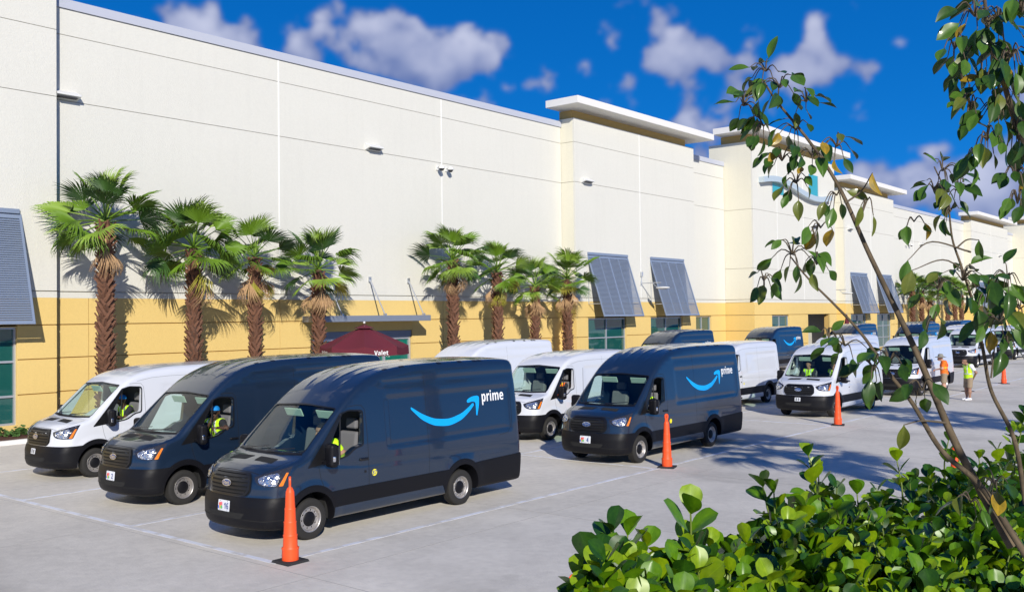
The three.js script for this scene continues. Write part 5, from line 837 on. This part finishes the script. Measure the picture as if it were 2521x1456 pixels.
  for (let k = 0; k < 3; k++) for (let g = 0; g < 4; g++) { const set = rest.filter((l) => l.m === k && l.g === g), im = new THREE.InstancedMesh(hedgeLeaves[g], hedgeMats[k], set.length), m4 = new THREE.Matrix4(); set.forEach((l, i) => im.setMatrixAt(i, m4.compose(l.p, l.q, V(l.s, l.s, l.s)))); im.name = 'foliage'; im.userData.kind = 'stuff'; hedge.add(im); }
  mesh('stems', merge(stems), M.hedgeStem, hedge, 'stuff');
  const trunks = []; for (let i = 0; i < 40; i++) { const x = -4 + i * 0.32 + rd() * 0.2, z = (rd() - 0.5) * 0.5; trunks.push(tube([V(x, -0.05, z), V(x + 0.1, 1.2, z - 0.1), V(x + (rd() - 0.5) * 0.4, 2.3, z + (rd() - 0.5) * 0.3)], 0.025, 0.01, 6, 3)); }
  mesh('trunks', merge(trunks), M.twig, hedge, 'stuff');
}
// a leaf on its stalk, hung from a twig
function hangLeaf(tree, rd, p, dir, size, kind) {
  const face = V(0, 1, 0).multiplyScalar(0.7).addScaledVector(CF, -0.5).add(V((rd() - 0.5) * 1.3, (rd() - 0.5) * 0.6, (rd() - 0.5) * 1.3)), m = mesh('leaf', treeLeaves[Math.floor(rd() * 5)], treeMats[kind], tree);
  m.position.copy(p); m.quaternion.copy(frameQ(dir, face)); m.scale.set(size * (0.85 + rd() * 0.25), size, size);
}
// stems are drawn from where they stand: [bearing x, bearing y, distance, radius]
function youngTree(name, label, seed, stemsList, clusters, singles = [], near = 1, dense = 0.95) {
  const root = stemsList[0].pts[0], base = at(root[0], root[1], root[2] * near), t = thing(name, label, 'young tree', [base.x, base.y, base.z]), rd = rng(seed), O = base;
  for (const s of stemsList) { const pts = s.pts.map(([x, y, d]) => at(x, y, d * near).sub(O)); mesh(s.name || 'stem', metreUV(tube(pts, s.r[0] * near * 0.68, s.r[1] * near * 0.62, 8, 8)), M.stemBark, t); }
  // clusters: [x, y, distance, spread px, leaves, size m, lean x, lean y]
  for (const [x, y, d, sp, n, size, lx = 0, ly = 0.6, yellow = 0.015] of clusters) {
    const c = at(x, y, d * near).sub(O); const tw = [];
    for (let i = 0; i < n * dense; i++) {
      const a = rd() * 6.28, r = sp * Math.sqrt(0.15 + 0.85 * rd()), px = x + Math.cos(a) * r, py = y + Math.sin(a) * r * 0.8, p = at(px, py, d * near + (rd() - 0.5) * 0.35 * near).sub(O);
      const out = p.clone().sub(c).normalize(), dir = out.multiplyScalar(0.75).addScaledVector(CR, lx).addScaledVector(CU, -ly * 0.7).add(V((rd() - 0.5) * 0.5, (rd() - 0.5) * 0.3, (rd() - 0.5) * 0.5)).normalize();
      tw.push(tube([c.clone(), c.clone().lerp(p, 0.5).addScaledVector(CU, 0.02), p], 0.0035 * near, 0.0016 * near, 5, 3));
      const k = rd(); hangLeaf(t, rd, p, dir, near * size * (0.75 + rd() * 0.45), k < yellow ? 3 : k < yellow + 0.14 ? 2 : k < 0.55 ? 1 : 0);
    }
    mesh('twigs', merge(tw), M.twig, t, 'stuff');
  }
  // single leaves on long stalks: [from x, from y, distance, over x, over y, tip x, tip y, kind, size]
  for (let [fx, fy, d, ox, oy, tx, ty, kind, size] of singles) { d *= near; const p = at(tx, ty, d - 0.04).sub(O); mesh('twig', tube([at(fx, fy, d).sub(O), at(ox, oy, d).sub(O), p], 0.0045 * near, 0.002 * near, 6, 6), M.twig, t); hangLeaf(t, rd, p, CU.clone().negate().addScaledVector(CR, (tx - ox) * 0.004).add(V((rd() - 0.5) * 0.2, 0, (rd() - 0.5) * 0.2)), size * near, kind); }
  return t;
}
youngTree('young_tree', 'young tree with two leaning grey stems and drooping dark leaves, rising from the hedge', 71, [
  { pts: [[2490, 1345, 3.7], [2405, 1190, 3.75], [2350, 1085, 3.8], [2262, 880, 3.9], [2215, 780, 3.95], [2140, 625, 4.0], [2060, 450, 4.1], [1990, 345, 4.15], [1905, 240, 4.2], [1880, 200, 4.2]], r: [0.026, 0.007] },
  { pts: [[2560, 1420, 3.6], [2490, 1310, 3.65], [2410, 1190, 3.7], [2320, 1110, 3.75], [2245, 990, 3.8], [2190, 920, 3.85], [2120, 820, 3.9], [2060, 755, 3.95], [1985, 680, 4.0], [1945, 630, 4.05]], r: [0.021, 0.005] },
], [
  [1885, 175, 4.2, 45, 9, 0.085, -0.1, 0.2], [1830, 260, 4.2, 55, 12, 0.088, -0.4, 0.6], [1920, 215, 4.2, 50, 10, 0.088, 0.1, 0.6], [1985, 250, 4.2, 45, 8, 0.08, 0.5, 0.5], [1880, 310, 4.2, 45, 9, 0.085, -0.2, 0.9], [1960, 320, 4.2, 50, 7, 0.08, 0.1, 0.8],
  [1925, 395, 4.15, 55, 10, 0.08, -0.2, 0.8, 0.12], [2000, 385, 4.15, 40, 6, 0.082, 0, 0.8, 0.1], [2060, 360, 4.1, 42, 8, 0.09, 0.3, 0.7, 0.2], [1960, 450, 4.15, 60, 8, 0.078, -0.2, 1, 0.1], [2060, 480, 4.1, 40, 6, 0.085, 0, 0.9], [2020, 560, 4.05, 35, 5, 0.08, -0.2, 1, 0.3],
  [1950, 625, 4.05, 60, 12, 0.082, -0.2, 0.9], [1880, 690, 4.05, 35, 7, 0.085, -0.3, 0.9], [2010, 650, 4.0, 40, 7, 0.08, 0.3, 0.9], [2190, 890, 3.8, 50, 8, 0.085, -0.2, 0.8], [2150, 905, 3.8, 45, 8, 0.09, -0.1, 0.9], [2080, 850, 3.9, 55, 6, 0.075, -0.4, 0.9, 0.03], [2270, 960, 3.7, 40, 5, 0.09, 0.1, 0.9], [2040, 830, 3.9, 30, 5, 0.08, -0.3, 0.6],
  [2390, 1235, 3.6, 50, 6, 0.08, 0, 0.7, 0.2], [2450, 1190, 3.6, 50, 8, 0.09, 0.1, 0.8, 0.1],
], [[2080, 500, 4.05, 2120, 470, 2148, 425, 3, 0.10], [2110, 560, 4.0, 2130, 490, 2120, 505, 2, 0.09], [2110, 560, 4.0, 2140, 485, 2150, 530, 2, 0.085], [2330, 1040, 3.75, 2270, 1035, 2225, 1045, 2, 0.1], [2010, 590, 4.05, 2000, 560, 2010, 560, 2, 0.1]], 0.7);
youngTree('young_tree', 'slender upright young tree at the right with large glossy leaves over the far vans', 72, [
  { pts: [[2525, 1240, 4.4], [2495, 1075, 4.4], [2440, 960, 4.45], [2420, 860, 4.45], [2395, 745, 4.5], [2365, 650, 4.5], [2345, 590, 4.55], [2330, 480, 4.55], [2300, 410, 4.6]], r: [0.017, 0.005] },
], [
  [2320, 420, 4.6, 50, 12, 0.09, -0.1, 0.3], [2300, 470, 4.55, 48, 10, 0.09, -0.3, 0.7], [2360, 470, 4.55, 45, 10, 0.09, 0.4, 0.6], [2250, 545, 4.55, 28, 4, 0.085, 0, 1], [2340, 520, 4.55, 40, 6, 0.08, 0.1, 0.9],
  [2370, 690, 4.45, 55, 14, 0.095, -0.1, 0.5], [2310, 710, 4.4, 55, 12, 0.10, -0.4, 0.8], [2430, 720, 4.4, 60, 14, 0.11, 0.3, 0.8], [2480, 680, 4.3, 50, 12, 0.12, 0.3, 0.9], [2460, 790, 4.3, 55, 12, 0.12, 0.2, 0.9], [2510, 760, 4.3, 45, 9, 0.12, 0.2, 0.8], [2300, 790, 4.3, 35, 4, 0.11, -0.1, 1], [2480, 850, 4.35, 30, 4, 0.1, 0, 0.9, 0.1],
], [[2400, 690, 4.45, 2330, 640, 2245, 665, 2, 0.12], [2390, 620, 4.5, 2290, 595, 2235, 640, 1, 0.11], [2355, 610, 4.5, 2380, 590, 2410, 590, 1, 0.1], [2440, 930, 4.4, 2450, 820, 2440, 815, 3, 0.1]], 0.62, 0.9);
youngTree('overhanging_tree', 'tree hanging in from the top right corner, dark leaves with a few yellow ones', 73, [
  { pts: [[2640, 640, 3.4], [2560, 470, 3.4], [2500, 300, 3.45], [2470, 200, 3.45], [2435, 95, 3.5], [2420, -60, 3.5]], r: [0.024, 0.008], name: 'branch' },
  { pts: [[2700, 560, 3.2], [2620, 300, 3.2], [2540, 60, 3.25], [2500, -120, 3.3]], r: [0.022, 0.008], name: 'branch' },
], [
  [2400, 40, 3.5, 55, 14, 0.085, -0.4, 0.7], [2460, 60, 3.5, 60, 16, 0.09, 0.1, 0.7], [2350, 120, 3.5, 45, 10, 0.08, -0.3, 0.9], [2420, 130, 3.5, 55, 14, 0.085, 0, 0.8], [2490, 140, 3.45, 50, 12, 0.085, 0.2, 0.8], [2370, 200, 3.5, 35, 8, 0.075, -0.2, 1], [2440, 215, 3.45, 50, 11, 0.08, -0.1, 0.8, 0.2], [2390, 270, 3.45, 45, 9, 0.08, -0.4, 0.8], [2460, 280, 3.45, 50, 13, 0.08, 0, 0.8, 0.12], [2500, 330, 3.45, 45, 10, 0.08, 0.2, 0.8, 0.15], [2430, 345, 3.45, 45, 9, 0.075, -0.2, 1, 0.12], [2400, 390, 3.45, 25, 5, 0.08, 0, 1, 0.1], [2500, 440, 3.4, 38, 8, 0.075, -0.2, 1, 0.2], [2505, 500, 3.4, 30, 7, 0.07, -0.2, 1], [2515, 30, 3.4, 45, 12, 0.09, 0.2, 0.8], [2515, 220, 3.4, 40, 9, 0.085, 0.2, 0.8],
], [], 0.52, 1.0);
{ // the crown of the overhanging tree goes on above and behind the photographer and dapples the hedge with shade
  const t = scene.children.find((o) => o.name === 'overhanging_tree'), rd = rng(90), m4 = new THREE.Matrix4(), list = [];
  for (let i = 0; i < 360; i++) { const p = V(0.6 + rd() * 5.2, 4.25 + rd() * 0.9, 0.9 + rd() * 1.5); if (fbm(p.x * 1.3, p.y * 2, p.z * 1.3, 3) < 0.42) continue; list.push(p); }
  const im = new THREE.InstancedMesh(treeLeaves[1], treeMats[0], list.length); list.forEach((p, i) => { const s = 0.09 + rd() * 0.05; im.setMatrixAt(i, m4.compose(p.sub(t.position), frameQ(V(rd() - 0.5, -0.8, rd() - 0.5), V(rd() - 0.5, 1, rd() - 0.5)), V(s, s, s))); });
  im.name = 'foliage'; im.userData.kind = 'stuff'; t.add(im);
  mesh('branch', metreUV(tube([V(5.5, 3.2, 1.9), V(4, 4.4, 1.6), V(2.2, 4.7, 1.5), V(0.6, 4.75, 1.7)].map((p) => p.sub(t.position)), 0.04, 0.012, 8, 6)), M.stemBark, t);
}
renderer.render(scene, camera);
